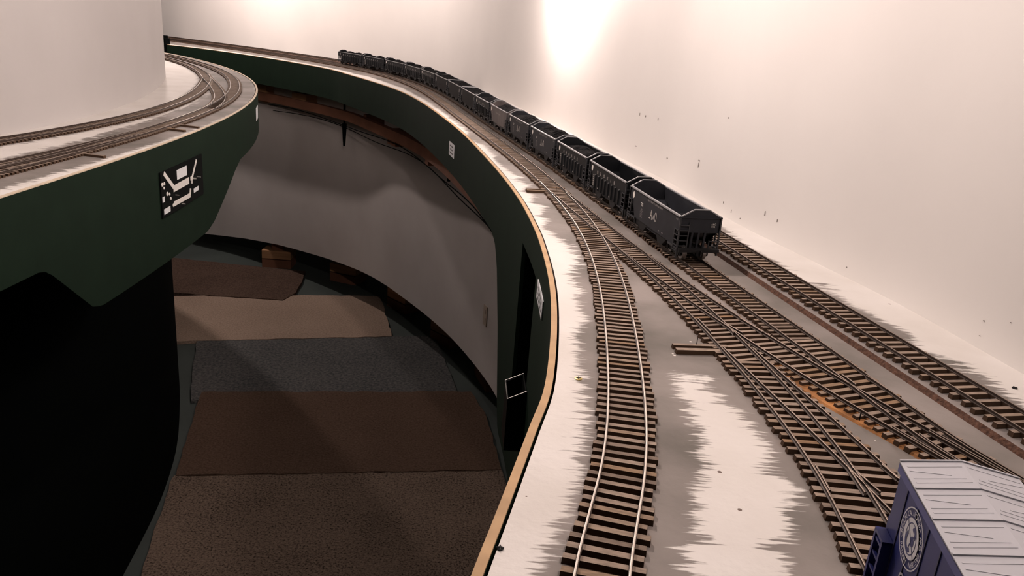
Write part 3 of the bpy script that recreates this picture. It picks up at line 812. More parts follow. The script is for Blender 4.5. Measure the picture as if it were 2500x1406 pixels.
# black base under the peninsula
pbase = [(-3.45, 4.2), (-3.5, 5.4), (-3.622, 6.509), (-3.859, 7.974), (-4.32, 9.488), (-5.315, 11.647), (-6.4, 12.6), (-8.0, 13.2)]
pl = smoothline(pbase, 0.15)
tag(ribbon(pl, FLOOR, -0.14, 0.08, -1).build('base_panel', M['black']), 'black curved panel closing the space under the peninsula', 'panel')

# lower white backdrop under the long deck
sk_o = np.interp(EDGE_L[:, 1], [0, 9.5, 16.5, 20], [1.0, 1.0, .5, .45])[:, None]
sk = smoothline((EDGE_L + normals(EDGE_L) * sk_o)[4::6], 0.12)
sk = sk[sk[:, 1] > 8.2]
szb = lambda i: float(np.interp(sk[i][1], [4, 13.5, 14.1, 15.25, 16.3, 16.9, 17.5, 20], [-3.67, -3.67, -3.71, -3.79, -3.9, -4.0, -4.14, -4.3]))
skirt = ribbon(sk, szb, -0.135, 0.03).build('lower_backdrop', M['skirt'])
tag(skirt, 'curved off-white panel hanging below the long deck above the floor', 'panel')
i = int(np.argmin(np.abs(sk[:, 1] - 10.1)))
nrm = normals(sk)[i]; tg = np.array([nrm[1], -nrm[0]])
m = MB(); q = sk[i]
zc = -2.8
m.hexa([W(*(q - nrm * .012 + tg * .07), zc - .14), W(*(q - nrm * .012 - tg * .07), zc - .14), W(*(q + tg * -.07), zc - .14), W(*(q + tg * .07), zc - .14)],
       [W(*(q - nrm * .012 + tg * .07), zc + .14), W(*(q - nrm * .012 - tg * .07), zc + .14), W(*(q + tg * -.07), zc + .14), W(*(q + tg * .07), zc + .14)])
for zz in (-.06, .06):
    m.hexa([W(*(q - nrm * .016 + tg * .03), zc + zz - .03), W(*(q - nrm * .016 - tg * .03), zc + zz - .03), W(*(q - nrm * .011 - tg * .03), zc + zz - .03), W(*(q - nrm * .011 + tg * .03), zc + zz - .03)],
           [W(*(q - nrm * .016 + tg * .03), zc + zz + .03), W(*(q - nrm * .016 - tg * .03), zc + zz + .03), W(*(q - nrm * .011 - tg * .03), zc + zz + .03), W(*(q - nrm * .011 + tg * .03), zc + zz + .03)])
tag(m.build('cover_plate', M['beige']), 'small beige outlet plate on the lower white panel', 'plate')

# framing seen under the far part of the deck
fb = empty('benchwork_frame', W(-3, 14.5, -0.8), 'reddish brown timber framing under the far curve of the long deck', 'frame')
led = smoothline(offs(EDGE_L, 0.32)[::6], 0.2)
led = led[(led[:, 1] > 5.5) & (led[:, 1] < 17.5)]
place(ribbon(led, -0.90, -0.74, 0.10).build('ledger', M['lumber_red']), fb)
for (cx, cy, z0, z1, w, ln, mt) in ((-4.24, 15.53, -.91, -.62, .50, .55, 'lumber'), (-5.24, 16.38, -.93, -.60, .34, .5, 'lumber'), (-1.95, 12.53, -.99, -.75, .34, .3, 'lumber_red'), (-2.6, 13.72, -.92, -.70, .16, .4, 'lumber_red'), (-1.2, 11.0, -.98, -.72, .16, .4, 'lumber_red')):
    i = int(np.argmin(np.hypot(EDGE_L[:, 0] - cx, EDGE_L[:, 1] - cy)))
    n = n_e[i]; t = np.array([n[1], -n[0]]) * w / 2; q = np.array((cx, cy))
    m = MB()
    pts = [q - t - n * .12, q + t - n * .12, q + t + n * ln, q - t + n * ln]
    m.hexa([W(*pp, z0) for pp in pts], [W(*pp, z1) for pp in pts])
    place(m.build('joist', M[mt]), fb)
for j, (cx, cy, z0, z1) in enumerate(((-3.25, 14.54, -1.40, -1.0), (-.94, 10.38, -1.07, -.80))):
    m = MB(); q = (cx, cy)
    m.tube(W(*q, -.12), W(*q, z1), .004, .004, 8)
    m.tube(W(*q, z1), W(*q, z0), .009, .004, 8)
    tag(m.build('hanging_rod', M['black']), ['thin black rod hanging under the far curve before the white panel', 'thin black rod hanging under the deck below the fascia name card'][j], 'rod', 'rods hanging under the deck')


def cable(pts, r, mat, name='cable'):
    cu = bpy.data.curves.new(name, 'CURVE'); cu.dimensions = '3D'; cu.bevel_depth = r; cu.bevel_resolution = 2
    sp_ = cu.splines.new('NURBS'); sp_.points.add(len(pts) - 1); sp_.use_endpoint_u = True; sp_.order_u = 4
    for a, b in zip(sp_.points, pts):
        a.co = (*b, 1)
    ob = bpy.data.objects.new(name, cu); COL.objects.link(ob)
    dg = bpy.context.evaluated_depsgraph_get()
    me = bpy.data.meshes.new_from_object(ob.evaluated_get(dg))
    bpy.data.objects.remove(ob, do_unlink=True)
    me.materials.clear(); me.materials.append(mat)
    return link(name, me)


for j, (o, z, lab) in enumerate(((0.34, -.96, 'sagging dark cable strung under the long deck, upper run'), (0.40, -1.04, 'sagging dark cable strung under the long deck, lower run'))):
    pts = []
    cl = offs(EDGE_L, o); cl = cl[(cl[:, 1] > 7.2) & (cl[:, 1] < 16.5)][::9]
    for i, q in enumerate(cl):
        pts.append(W(*q, z + 0.04 * math.sin(i * 1.1 + j)))
    tag(cable(pts, 0.0013, M['black']), lab, 'cable', 'cables under the long deck')

# wood footings on the floor
foot_lab = ['wood footing below the notch in the white panel, farthest of the row', 'wood footing second from the far end under the white panel', 'wood footing in the middle of the row under the white panel', 'wood footing second from the near end under the white panel', 'wood footing at the near end half hidden under the white panel tip']
for (a, b), lab in zip(BLOCKS, foot_lab):
    a = np.array(a); b = np.array(b); c = (a + b) / 2; t = (b - a) / np.linalg.norm(b - a); n = np.array([-t[1], t[0]])
    if n[1] < 0: n = -n
    hl = min(0.34, np.linalg.norm(b - a) / 2 + .0)
    r = empty('wood_footing', W(*c, FLOOR), lab, 'footing', 'wood footings under the white panel')
    for z0, nm, mt in ((0, 'lower_block', 'lumber_red'), (0.205, 'upper_block', 'lumber')):
        m = MB()
        pts = [c - t * hl, c + t * hl, c + t * hl + n * .45, c - t * hl + n * .45]
        m.hexa([W(*p_, FLOOR + z0) for p_ in pts], [W(*p_, FLOOR + z0 + .18) for p_ in pts])
        place(m.build(nm, M[mt]), r)
    m = MB(); pts = [c - t * .12 + n * .08, c + t * .12 + n * .08, c + t * .12 + n * .3, c - t * .12 + n * .3]
    m.hexa([W(*p_, FLOOR + .385) for p_ in pts], [W(*p_, -.14) for p_ in pts])
    place(m.build('post', M['lumber_red']), r)

# carpet pieces
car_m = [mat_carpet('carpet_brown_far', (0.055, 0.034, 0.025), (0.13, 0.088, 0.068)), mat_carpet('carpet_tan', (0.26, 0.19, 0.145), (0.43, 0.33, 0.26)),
         mat_carpet('carpet_bluegrey', (0.050, 0.055, 0.058), (0.15, 0.147, 0.142), 120), mat_carpet('carpet_brown', (0.075, 0.046, 0.031), (0.15, 0.10, 0.073)),
         mat_carpet('carpet_speckled', (0.022, 0.017, 0.014), (0.27, 0.205, 0.16), 210, (0.155, 0.115, 0.088))]
car_lab = ['dark brown carpet piece at the far end of the aisle', 'light tan carpet piece with the patch of light on it', 'mottled blue grey carpet piece across the aisle', 'plain brown carpet piece between the blue grey and speckled ones', 'speckled beige carpet piece nearest the camera']
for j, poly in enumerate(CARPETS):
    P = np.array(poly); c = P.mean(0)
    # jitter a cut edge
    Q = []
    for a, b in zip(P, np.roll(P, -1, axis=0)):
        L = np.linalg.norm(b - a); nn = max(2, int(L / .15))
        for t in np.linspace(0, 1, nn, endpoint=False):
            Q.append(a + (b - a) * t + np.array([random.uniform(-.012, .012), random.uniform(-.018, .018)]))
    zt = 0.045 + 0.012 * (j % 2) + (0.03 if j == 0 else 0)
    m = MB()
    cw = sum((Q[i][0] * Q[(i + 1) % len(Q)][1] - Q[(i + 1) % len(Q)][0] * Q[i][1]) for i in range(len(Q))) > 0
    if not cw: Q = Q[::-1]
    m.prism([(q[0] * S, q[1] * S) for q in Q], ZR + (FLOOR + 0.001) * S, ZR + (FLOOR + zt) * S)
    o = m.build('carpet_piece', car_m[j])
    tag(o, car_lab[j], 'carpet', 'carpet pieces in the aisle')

# ------------------------------------------------------------------ cards, panel and pocket on the fascias


def on_line(L, y):
    i = int(np.argmin(np.abs(L[:, 1] - y)))
    return i


def card(L, side, y0, y1, d0, d1, name, mats, label, cat, lines=3, outward=0.006):
    """small sheet following the fascia; side: sign of outward normal"""
    Lc = L[(L[:, 1] >= y0) & (L[:, 1] <= y1)]
    n = normals(Lc) * side
    a = Lc + n * 0.0015; b = Lc + n * outward
    m = MB()
    for i in range(len(Lc) - 1):
        m.hexa([W(*b[i], ZD - d1), W(*b[i + 1], ZD - d1), W(*a[i + 1], ZD - d1), W(*a[i], ZD - d1)],
               [W(*b[i], ZD - d0), W(*b[i + 1], ZD - d0), W(*a[i + 1], ZD - d0), W(*a[i], ZD - d0)])
    root = m.build(name, mats)
    tag(root, label, cat)
    if lines:
        t = MB(); c = Lc + n * (outward + .001); k0 = max(1, len(Lc) // 6)
        for r in range(lines):
            zz = ZD - d0 - (d1 - d0) * (0.25 + 0.5 * r / max(1, lines - 1) if lines > 1 else .5)
            hh = (d1 - d0) * .05
            for i in range(k0, len(Lc) - 1 - k0 - (r % 2)):
                if (i * 7 + r * 3) % 5 == 0: continue
                t.face([W(*c[i], zz + hh), W(*c[i + 1], zz + hh), W(*c[i + 1], zz - hh), W(*c[i], zz - hh)])
        t.build('print', M['ink'], root)
    return root


fine = resample(smoothline(EDGE, 0.02), 0.012)
finep = resample(PE, 0.012)
card(fine, -1, 7.78, 8.06, .17, .30, 'name_card', M['paper'], 'small white card on the far right fascia below the tracks', 'card')
card(fine, -1, 3.34, 3.68, .145, .235, 'name_card', M['paper'], 'white card with smudged print on the near right fascia', 'card')
card(finep, 1, 9.0, 9.3, .12, .26, 'name_card', M['paper'], 'white card on the rounded tip of the peninsula fascia', 'card', 0)

# schematic control panel on the peninsula
py0, py1, pd0, pd1 = 5.55, 6.42, .185, .515
Lc = finep[(finep[:, 1] >= py0) & (finep[:, 1] <= py1)]
nn = normals(Lc)
m = MB()
a = Lc + nn * .001; b = Lc + nn * .012
for i in range(len(Lc) - 1):
    m.hexa([W(*b[i], ZD - pd1), W(*b[i + 1], ZD - pd1), W(*a[i + 1], ZD - pd1), W(*a[i], ZD - pd1)], [W(*b[i], ZD - pd0), W(*b[i + 1], ZD - pd0), W(*a[i + 1], ZD - pd0), W(*a[i], ZD - pd0)])
cpn = empty('control_panel', W(*Lc[len(Lc) // 2], ZD - .35), 'black control panel with white track diagram on the peninsula fascia', 'panel')
place(m.build('plate', M['plastic']), cpn)


def puv(u, v, o=.0135):
    x = u * (len(Lc) - 1); i = int(min(max(x, 0), len(Lc) - 2)); t = x - i
    q = Lc[i] + (Lc[i + 1] - Lc[i]) * t + nn[i] * o
    return Vector(W(*q, ZD - (pd0 + (pd1 - pd0) * v)))


def pstroke(p0, p1, w):
    a = puv(*p0); b = puv(*p1); d = (b - a).normalized()
    n3 = Vector((nn[len(Lc) // 2][0], nn[len(Lc) // 2][1], 0))
    s = d.cross(n3).normalized() * w * S / 2
    m = MB(); m.hexa([a - s - n3 * .0008, a + s - n3 * .0008, b + s - n3 * .0008, b - s - n3 * .0008], [a - s, a + s, b + s, b - s])
    return m


for nm, p0, p1, w in (('track_line', (.07, .04), (.27, .47), .034), ('track_line', (.25, .48), (.62, .47), .05), ('track_line', (.70, .46), (.84, .08), .026), ('track_line', (.24, .82), (.64, .83), .036), ('track_line', (.63, .82), (.65, .68), .028),
                      ('label_tape', (.46, .10), (.46, .32), .20), ('label_tape', (.01, .60), (.055, .60), .04), ('label_tape', (.03, .88), (.16, .875), .04), ('label_tape', (.73, .78), (.86, .775), .034),
                      ('track_line', (.66, .45), (.72, .46), .03), ('track_line', (.70, .50), (.69, .58), .022)):
    mm = pstroke(p0, p1, w)
    place(mm.build(nm, M['paper' if nm == 'label_tape' else 'white']), cpn)
for u, v, rr in ((.025, .27, .016), (.065, .27, .014), (.055, .36, .012), (.115, .52, .017), (.16, .55, .013), (.18, .66, .013), (.23, .84, .015), (.29, .64, .005), (.42, .92, .007), (.85, .50, .006), (.73, .48, .008)):
    c = puv(u, v); n3 = Vector((nn[5][0], nn[5][1], 0))
    m = MB(); m.tube(c - n3 * .0005, c + n3 * (.005 if rr < .01 else .0004), rr * S, rr * S * .8, 10)
    place(m.build('toggle_knob' if rr < .01 else 'indicator', M['steel' if rr < .01 else 'white']), cpn)

# black pocket hung on the fascia below the opening
yn, yf, zt, zb, pr = 3.74, 3.96, -.86, -1.16, .10
exf = lambda y: float(np.interp(y, fine[:, 1], fine[:, 0]))
pk = empty('wall_pocket', W(exf(3.8), 3.85, -1.0), 'black plastic pocket with bright rim hung on the near right fascia', 'pocket')
cs = [(exf(yn) - pr, yn), (exf(yn) - .003, yn), (exf(yf) - .003, yf), (exf(yf) - pr, yf)]
ct = (sum(q[0] for q in cs) / 4, sum(q[1] for q in cs) / 4)
ci = [(q[0] + (ct[0] - q[0]) * .14, q[1] + (ct[1] - q[1]) * .10) for q in cs]
m = MB(); r = MB()
for a in range(4):
    b = (a + 1) % 4
    tz = zt + (.05 if a in (1, 2) else 0.0); tz2 = zt + (.05 if b in (1, 2) else 0.0)
    m.hexa([W(*cs[a], zb), W(*cs[b], zb), W(*ci[b], zb), W(*ci[a], zb)], [W(*cs[a], tz), W(*cs[b], tz2), W(*ci[b], tz2), W(*ci[a], tz)])
    if a != 1:
        r.bar(W(*cs[a], tz + .002), W(*cs[b], tz2 + .002), .0009, .0009)
m.hexa([W(*q, zb) for q in ci], [W(*q, zb + .02) for q in ci])
place(m.build('shell', M['plastic']), pk)
place(r.build('rim', M['steel']), pk)['label'] = 'bright metal rim'
# ------------------------------------------------------------------ track
TIE_T = 0.0150; TIE_W = 0.0195; TIE_S = 0.0375; TIE_H = 0.0815; RAIL_H = 0.0125


def rail_mesh(line, z=0.0, step=0.04):
    """I-section rail swept along a plan line; z = rail top"""
    L = resample(line, step); n = normals(L)
    prof = [(-.0038, -RAIL_H), (-.0038, -RAIL_H + .0022), (-.0011, -RAIL_H + .0040), (-.0011, -.0042), (-.0022, -.0030), (-.0022, -.0006), (-.0014, 0), (.0014, 0), (.0022, -.0006), (.0022, -.0030), (.0011, -.0042), (.0011, -RAIL_H + .0040), (.0038, -RAIL_H + .0022), (.0038, -RAIL_H)]
    m = MB(); k = len(prof)
    for q, nn_ in zip(L, n):
        for o, zz in prof:
            m.v.append(W(q[0] + nn_[0] * o, q[1] + nn_[1] * o, z + zz))
    for i in range(len(L) - 1):
        for j in range(k):
            j2 = (j + 1) % k
            a = i * k
            m.f.append((a + j, a + j2, a + k + j2, a + k + j)); m.m.append(1 if j in (5, 6, 7) else 0)
    m.f.append(tuple(range(k - 1, -1, -1))); m.m.append(0)
    e = (len(L) - 1) * k
    m.f.append(tuple(range(e, e + k))); m.m.append(0)
    return m


def rail(root, line, z=0.0, name='rail', step=0.04, top='rail_dull'):
    o = rail_mesh(line, z, step).build(name, [M['rail_side'], M[top]])
    return place(o, root)


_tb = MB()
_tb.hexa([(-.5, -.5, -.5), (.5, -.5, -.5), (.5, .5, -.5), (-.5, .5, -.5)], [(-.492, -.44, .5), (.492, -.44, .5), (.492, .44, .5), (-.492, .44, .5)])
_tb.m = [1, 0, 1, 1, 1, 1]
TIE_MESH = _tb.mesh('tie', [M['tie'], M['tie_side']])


def tie_obj(root, c, n, t0, t1, zt, w=None, t=None, name='tie'):
    """one tie: centre line point c, unit normal n, extents t0..t1 along n, top zt"""
    mid = np.asarray(c) + np.asarray(n) * (t0 + t1) / 2
    th = t or TIE_T
    o = bpy.data.objects.new(name, TIE_MESH); COL.objects.link(o)
    o.parent = root
    o.location = Vector(W(mid[0], mid[1], zt - th / 2)) - Vector(root.location)
    o.rotation_euler = (0, 0, math.atan2(n[1], n[0]) + random.uniform(-.012, .012))
    o.scale = ((t1 - t0) * S * random.uniform(.985, 1.015), (w or TIE_W) * S * random.uniform(.88, 1.1), th * S)
    return o


def tie_add(m, c, n, t0, t1, zt):
    c = np.asarray(c); n = np.asarray(n); t = np.array([-n[1], n[0]]) * TIE_W / 2
    p = [c + n * t0 - t, c + n * t1 - t, c + n * t1 + t, c + n * t0 + t]
    m.hexa([W(*q, zt - TIE_T) for q in p], [W(*q, zt) for q in p])
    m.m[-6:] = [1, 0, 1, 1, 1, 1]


def cross_t(c, n, route):
    """distance along n from c to another route (None if it does not reach)"""
    y0, y1 = route[0][1], route[-1][1]
    t = 0.0
    for _ in range(6):
        y = c[1] + n[1] * t
        if y < y0 or y > y1: return None
        x = np.interp(y, route[:, 1], route[:, 0])
        t = (x - c[0]) / n[0]
    return t


def ties(root, route, ylo, yhi, ysplit, joins=(), skip=None, zt=-RAIL_H, step=TIE_S):
    L = resample(route, step); n = normals(L)
    far = MB()
    for c, nn_ in zip(L, n):
        if not (ylo <= c[1] <= yhi): continue
        c = c + np.array([-nn_[1], nn_[0]]) * random.uniform(-.0035, .0035)
        if skip is not None and skip(c, nn_): continue
        t0, t1 = -TIE_H, TIE_H
        for r in joins:
            t = cross_t(c, nn_, r)
            if t is None: continue
            if t0 - TIE_H - .004 < t < t1 + TIE_H + .004:
                t0 = min(t0, t - TIE_H); t1 = max(t1, t + TIE_H)
        if c[1] < ysplit:
            tie_obj(root, c, nn_, t0 + random.uniform(-.005, .005), t1 + random.uniform(-.005, .005), zt)
        else:
            tie_add(far, c, nn_, t0, t1, zt)
    if far.f:
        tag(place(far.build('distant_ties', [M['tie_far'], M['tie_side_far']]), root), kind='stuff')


def covered(route):
    """true while another route's long ties still carry this one"""
    def f(c, n):
        t = cross_t(c, n, route)
        return t is not None and abs(t) < 2 * TIE_H + .004
    return f


H = GA / 2
# A: track nearest the deck edge
tA = empty('railroad_track', W(0.35, 2.5, ZD), 'curved track with bright rails running along the right deck edge', 'track', 'hand laid tracks')
rail(tA, clip(offs(A, -H), 0, 5.3), top='rail_top'); rail(tA, clip(offs(A, -H), 5.3, 99))
rail(tA, clip(offs(A, H), 0, 5.02), top='rail_top'); rail(tA, clip(offs(A, H), 5.42, 99))
ties(tA, A, .8, 99, 7.2, [B])
# B: ladder track
tB = empty('railroad_track', W(0.75, 3.0, ZD), 'ladder track leaving the edge track and crossing to the train track', 'track', 'hand laid tracks')
rail(tB, clip(offs(B, -H), 1.2, 5.02)); rail(tB, clip(offs(B, H), 1.72, 5.46))
ties(tB, B, 1.35, 5, 9, [T3, C], covered(A))
# T3: branch towards the boxcar
t3 = empty('railroad_track', W(0.8, 1.9, ZD), 'branch track with frog leading under the blue boxcar', 'track', 'hand laid tracks')
rail(t3, clip(offs(T3, -H), .2, 3.74)); rail(t3, clip(offs(T3, H), .2, 3.68))
ties(t3, T3, .35, 4, 9, [T4], covered(B))
t4 = empty('railroad_track', W(0.95, 1.8, ZD), 'short diverging track between the ladder and the blue boxcar', 'track', 'hand laid tracks')
rail(t4, clip(offs(T4, -H), 1.0, 2.58)); rail(t4, clip(offs(T4, H), 1.0, 2.58))
ties(t4, T4, 1.0, 1.62, 9, [], covered(T3))
# C: train track
tC = empty('railroad_track', W(0.9, 3.3, ZD), 'track under the coal train, brown ties showing beside the cars', 'track', 'hand laid tracks')
rail(tC, clip(offs(C, -H), 1.74, 99)); rail(tC, clip(offs(C, H), 1.2, 99))
ties(tC, C, 2.0, 99, 6.5, [], covered(B))
# D: wall track on cork
ZC = 0.02
tD = empty('railroad_track', W(1.4, 3.0, ZD), 'straight track on a cork strip nearest the white wall', 'track', 'hand laid tracks')
rail(tD, offs(D, -H), ZC); rail(tD, offs(D, H), ZC)
ties(tD, D, .8, 99, 4.6, [], None, ZC - RAIL_H, 0.046)
ck = resample(D, .08); ca = offs(ck, -.112); cb = offs(ck, .112); cta = offs(ck, -.103); ctb = offs(ck, .103)
m = MB()
for i in range(len(ck) - 1):
    m.hexa([W(*ca[i], ZD), W(*cb[i], ZD), W(*cb[i + 1], ZD), W(*ca[i + 1], ZD)], [W(*cta[i], ZD + ZC - .001), W(*ctb[i], ZD + ZC - .001), W(*ctb[i + 1], ZD + ZC - .001), W(*cta[i + 1], ZD + ZC - .001)])
    m.m[-6:] = [0, 1, 0, 0, 0, 0]
place(m.build('cork_roadbed', [M['cork'], M['roadbed_paint']]), tD)
# stained cork beside the ladder
ck = clip(offs(B, -.075), 1.5, 2.52); n_ = normals(ck)
m = MB()
for i in range(len(ck) - 1):
    w0 = .020 + .012 * math.sin(ck[i][1] * 9); w1 = .020 + .012 * math.sin(ck[i + 1][1] * 9)
    a0, a1 = ck[i] - n_[i] * w0, ck[i + 1] - n_[i + 1] * w1
    b0, b1 = ck[i] + n_[i] * .05, ck[i + 1] + n_[i + 1] * .05
    m.hexa([W(*a0, ZD), W(*b0, ZD), W(*b1, ZD), W(*a1, ZD)], [W(*(a0 + n_[i] * .006), ZD + .006), W(*b0, ZD + .006), W(*b1, ZD + .006), W(*(a1 + n_[i + 1] * .006), ZD + .006)])
place(m.build('cork_roadbed', M['cork_orange']), tB)['label'] = 'orange stained cork'
# guard, wing and point rails
for pts, root in zip(GUARDS, (tA, t3, tB, t3, tB, t3, t3, t3, t3, tC, tB, tA, tB)):
    L = np.array(pts)
    if L[0][1] > L[-1][1]: L = L[::-1]
    rail(root, resample(L, .02), -.0004, 'guard_rail', .02)
for L, y0, y1, root in ((offs(B, -H + .011), 1.62, 2.04, tB), (offs(C, H - .011), 1.66, 2.06, tC), (offs(C, -H + .0105), 1.76, 2.05, tC), (offs(B, H - .0105), 1.76, 2.05, tB)):
    rail(root, clip(L, y0, y1), -.0004, 'point_rail')
# headblock ties and throw pins
for root, c, ang, ln, sep in ((tA, (0.115, 5.03), 0.17, .15, .045), (t3, (0.665, 2.545), 0.13, .20, .040)):
    for kx in (0, 1):
        n0 = np.array([math.cos(ang), math.sin(ang)]); cc = np.array(c) + np.array([-n0[1], n0[0]]) * (kx - .5) * sep
        tie_obj(root, cc, n0, -ln / 2, ln / 2, -RAIL_H + .001, TIE_W * 1.1, name='headblock_tie')
for (x, y), root in zip(HEADS['pins'], (tA, tB, t3, tC)):
    m = MB(); m.tube(W(x, y, -.012), W(x, y, .014), .0003, .0003, 6)
    place(m.build('throw_pin', M['black']), root)
# peninsula tracks
pO = empty('railroad_track', W(-2.9, 6, ZD), 'outer of the two curved tracks on the peninsula', 'track', 'hand laid tracks')
rail(pO, offs(PO, -H), step=.08, top='rail_mid'); rail(pO, offs(PO, H), step=.08, top='rail_mid'); ties(pO, PO, 2, 99, 0, [PS])
pI = empty('railroad_track', W(-3.4, 6, ZD), 'inner of the two curved tracks on the peninsula beside the white backdrop', 'track', 'hand laid tracks')
rail(pI, offs(PI_, -H), step=.08, top='rail_mid'); rail(pI, offs(PI_, H), step=.08, top='rail_mid'); ties(pI, PI_, 2, 99, 0, [])
pX = empty('railroad_track', W(-3.6, 9.4, ZD), 'short crossover joining the two peninsula tracks', 'track', 'hand laid tracks')
PXr = PX[::-1] if PX[0][1] > PX[-1][1] else PX
rail(pX, offs(PXr, -H), step=.06, top='rail_mid'); rail(pX, offs(PXr, H), step=.06, top='rail_mid'); ties(pX, PXr, 2, 99, 0, [])
PSr = PS
pS = empty('railroad_track', W(-3.0, 4.5, ZD), 'short siding splitting off the outer peninsula track', 'track', 'hand laid tracks')
rail(pS, offs(PSr, -H), step=.06, top='rail_mid'); rail(pS, clip(offs(PSr, H), 0, 5.9), step=.06, top='rail_mid')
ties(pS, PSr, 2, 99, 0, [], covered(PO))
for c, ang in (((-2.76, 6.55), -.25), ((-2.78, 6.32), -.25), ((-2.77, 5.05), -.22)):
    tie_obj(pO, c, np.array([math.cos(ang), math.sin(ang)]), -.12, .12, -RAIL_H, TIE_W * 1.3, name='headblock_tie')

# screws on the deck
for j, ((x, y), mt, lab) in enumerate(zip(SCREWS, ('brass', 'under', 'under'), ('brass cross head screw in the white strip beside the edge track', 'dark screw head in the white strip by the wall', 'dark screw hole in the white strip at the bottom edge'))):
    m = MB(); cx, cy, cz = W(x, y, ZD)
    k_ = (1, .75, .6)[j]; m.lathe([(0.0024 * k_, .0001), (0.0024 * k_, .0005), (0.0014 * k_, .0008), (0.0002, .0006)], (cx, cy, cz), seg=14)
    r = m.build('screw', M[mt]); tag(r, lab, 'screw')
    m = MB(); m.bar((cx - .0016, cy, cz + .0008), (cx + .0016, cy, cz + .0008), .0005, .0003); m.bar((cx, cy - .0016, cz + .0008), (cx, cy + .0016, cz + .0008), .0005, .0003)
    m.build('cross_slot', M['ink'], r)


# ------------------------------------------------------------------ hopper cars
HT, HW = 0.210 * S, 0.197 * S
LET = {}


def put_text(m, s, x, z, height, y, squeeze=1.0, mi=0, end=False, bold=0.0):
    """lettering on the aisle side (y const, facing -y) or on the near end (facing +x)"""
    me, w, h = textmesh(s)
    k = height / h
    if end:
        M4 = Matrix(((0, 0, k, x), (k * squeeze, 0, 0, y), (0, k, 0, z), (0, 0, 0, 1)))
    else:
        M4 = Matrix(((k * squeeze, 0, 0, x), (0, 0, -k, y), (0, k, 0, z), (0, 0, 0, 1)))
    m.addmesh(me, M4, mi)
    if bold:
        for d in (-bold, bold):
            T = Matrix.Translation((0, d, 0) if end else (d, 0, 0))
            m.addmesh(me, T @ M4, mi)
    return w * k * squeeze


def truck_mesh():
    m = MB()
    for sy in (-1, 1):
        y = sy * .064 * S
        m.prism([(-.085 * S, .036 * S), (-.055 * S, .05 * S), (.055 * S, .05 * S), (.085 * S, .036 * S), (.085 * S, .024 * S), (.035 * S, .018 * S), (-.035 * S, .018 * S), (-.085 * S, .024 * S)], y - .006 * S, y + .006 * S, 'y')
        for sx in (-1, 1):
            m.box(sx * .062 * S - .012 * S, sx * .062 * S + .012 * S, y - .010 * S, y + .010 * S, .018 * S, .044 * S)
    m.box(-.014 * S, .014 * S, -.066 * S, .066 * S, .028 * S, .052 * S)
    return m.mesh('truck', M['under'])


def wheel_mesh():
    m = MB()
    r = .032 * S
    m.tube((0, -.062 * S, r), (0, .062 * S, r), .006 * S, None, 8)
    for sy in (-1, 1):
        y = sy * .0525 * S
        m.lathe([(.004 * S, y - sy * .012 * S), (r * 1.1, y - sy * .012 * S), (r * 1.1, y - sy * .009 * S), (r, y - sy * .008 * S), (r * .97, y + sy * .006 * S), (r * .8, y + sy * .006 * S), (r * .7, y + sy * .003 * S), (.004 * S, y + sy * .005 * S)], (0, 0, r), 'y', 18, 1)
    return m.mesh('wheelset', [M['under'], M['wheel']])


TRUCK = truck_mesh(); WHEEL = wheel_mesh()


def add_trucks(root, xs):
    for x in xs:
        t = link('truck', TRUCK, root); t.location = (x, 0, 0)
        for sx in (-.062, .062):
            w = link('wheelset', WHEEL, t); w.location = (sx * S, 0, 0)


_cp = MB()
_cp.box(-.030 * S, .012 * S, -.007 * S, .007 * S, .040 * S, .054 * S)
_cp.prism([(.010 * S, -.012 * S), (.032 * S, -.014 * S), (.036 * S, -.004 * S), (.024 * S, .0), (.036 * S, .006 * S), (.030 * S, .014 * S), (.010 * S, .012 * S)], .036 * S, .060 * S)
COUPLER = _cp.mesh('coupler', M['under'])


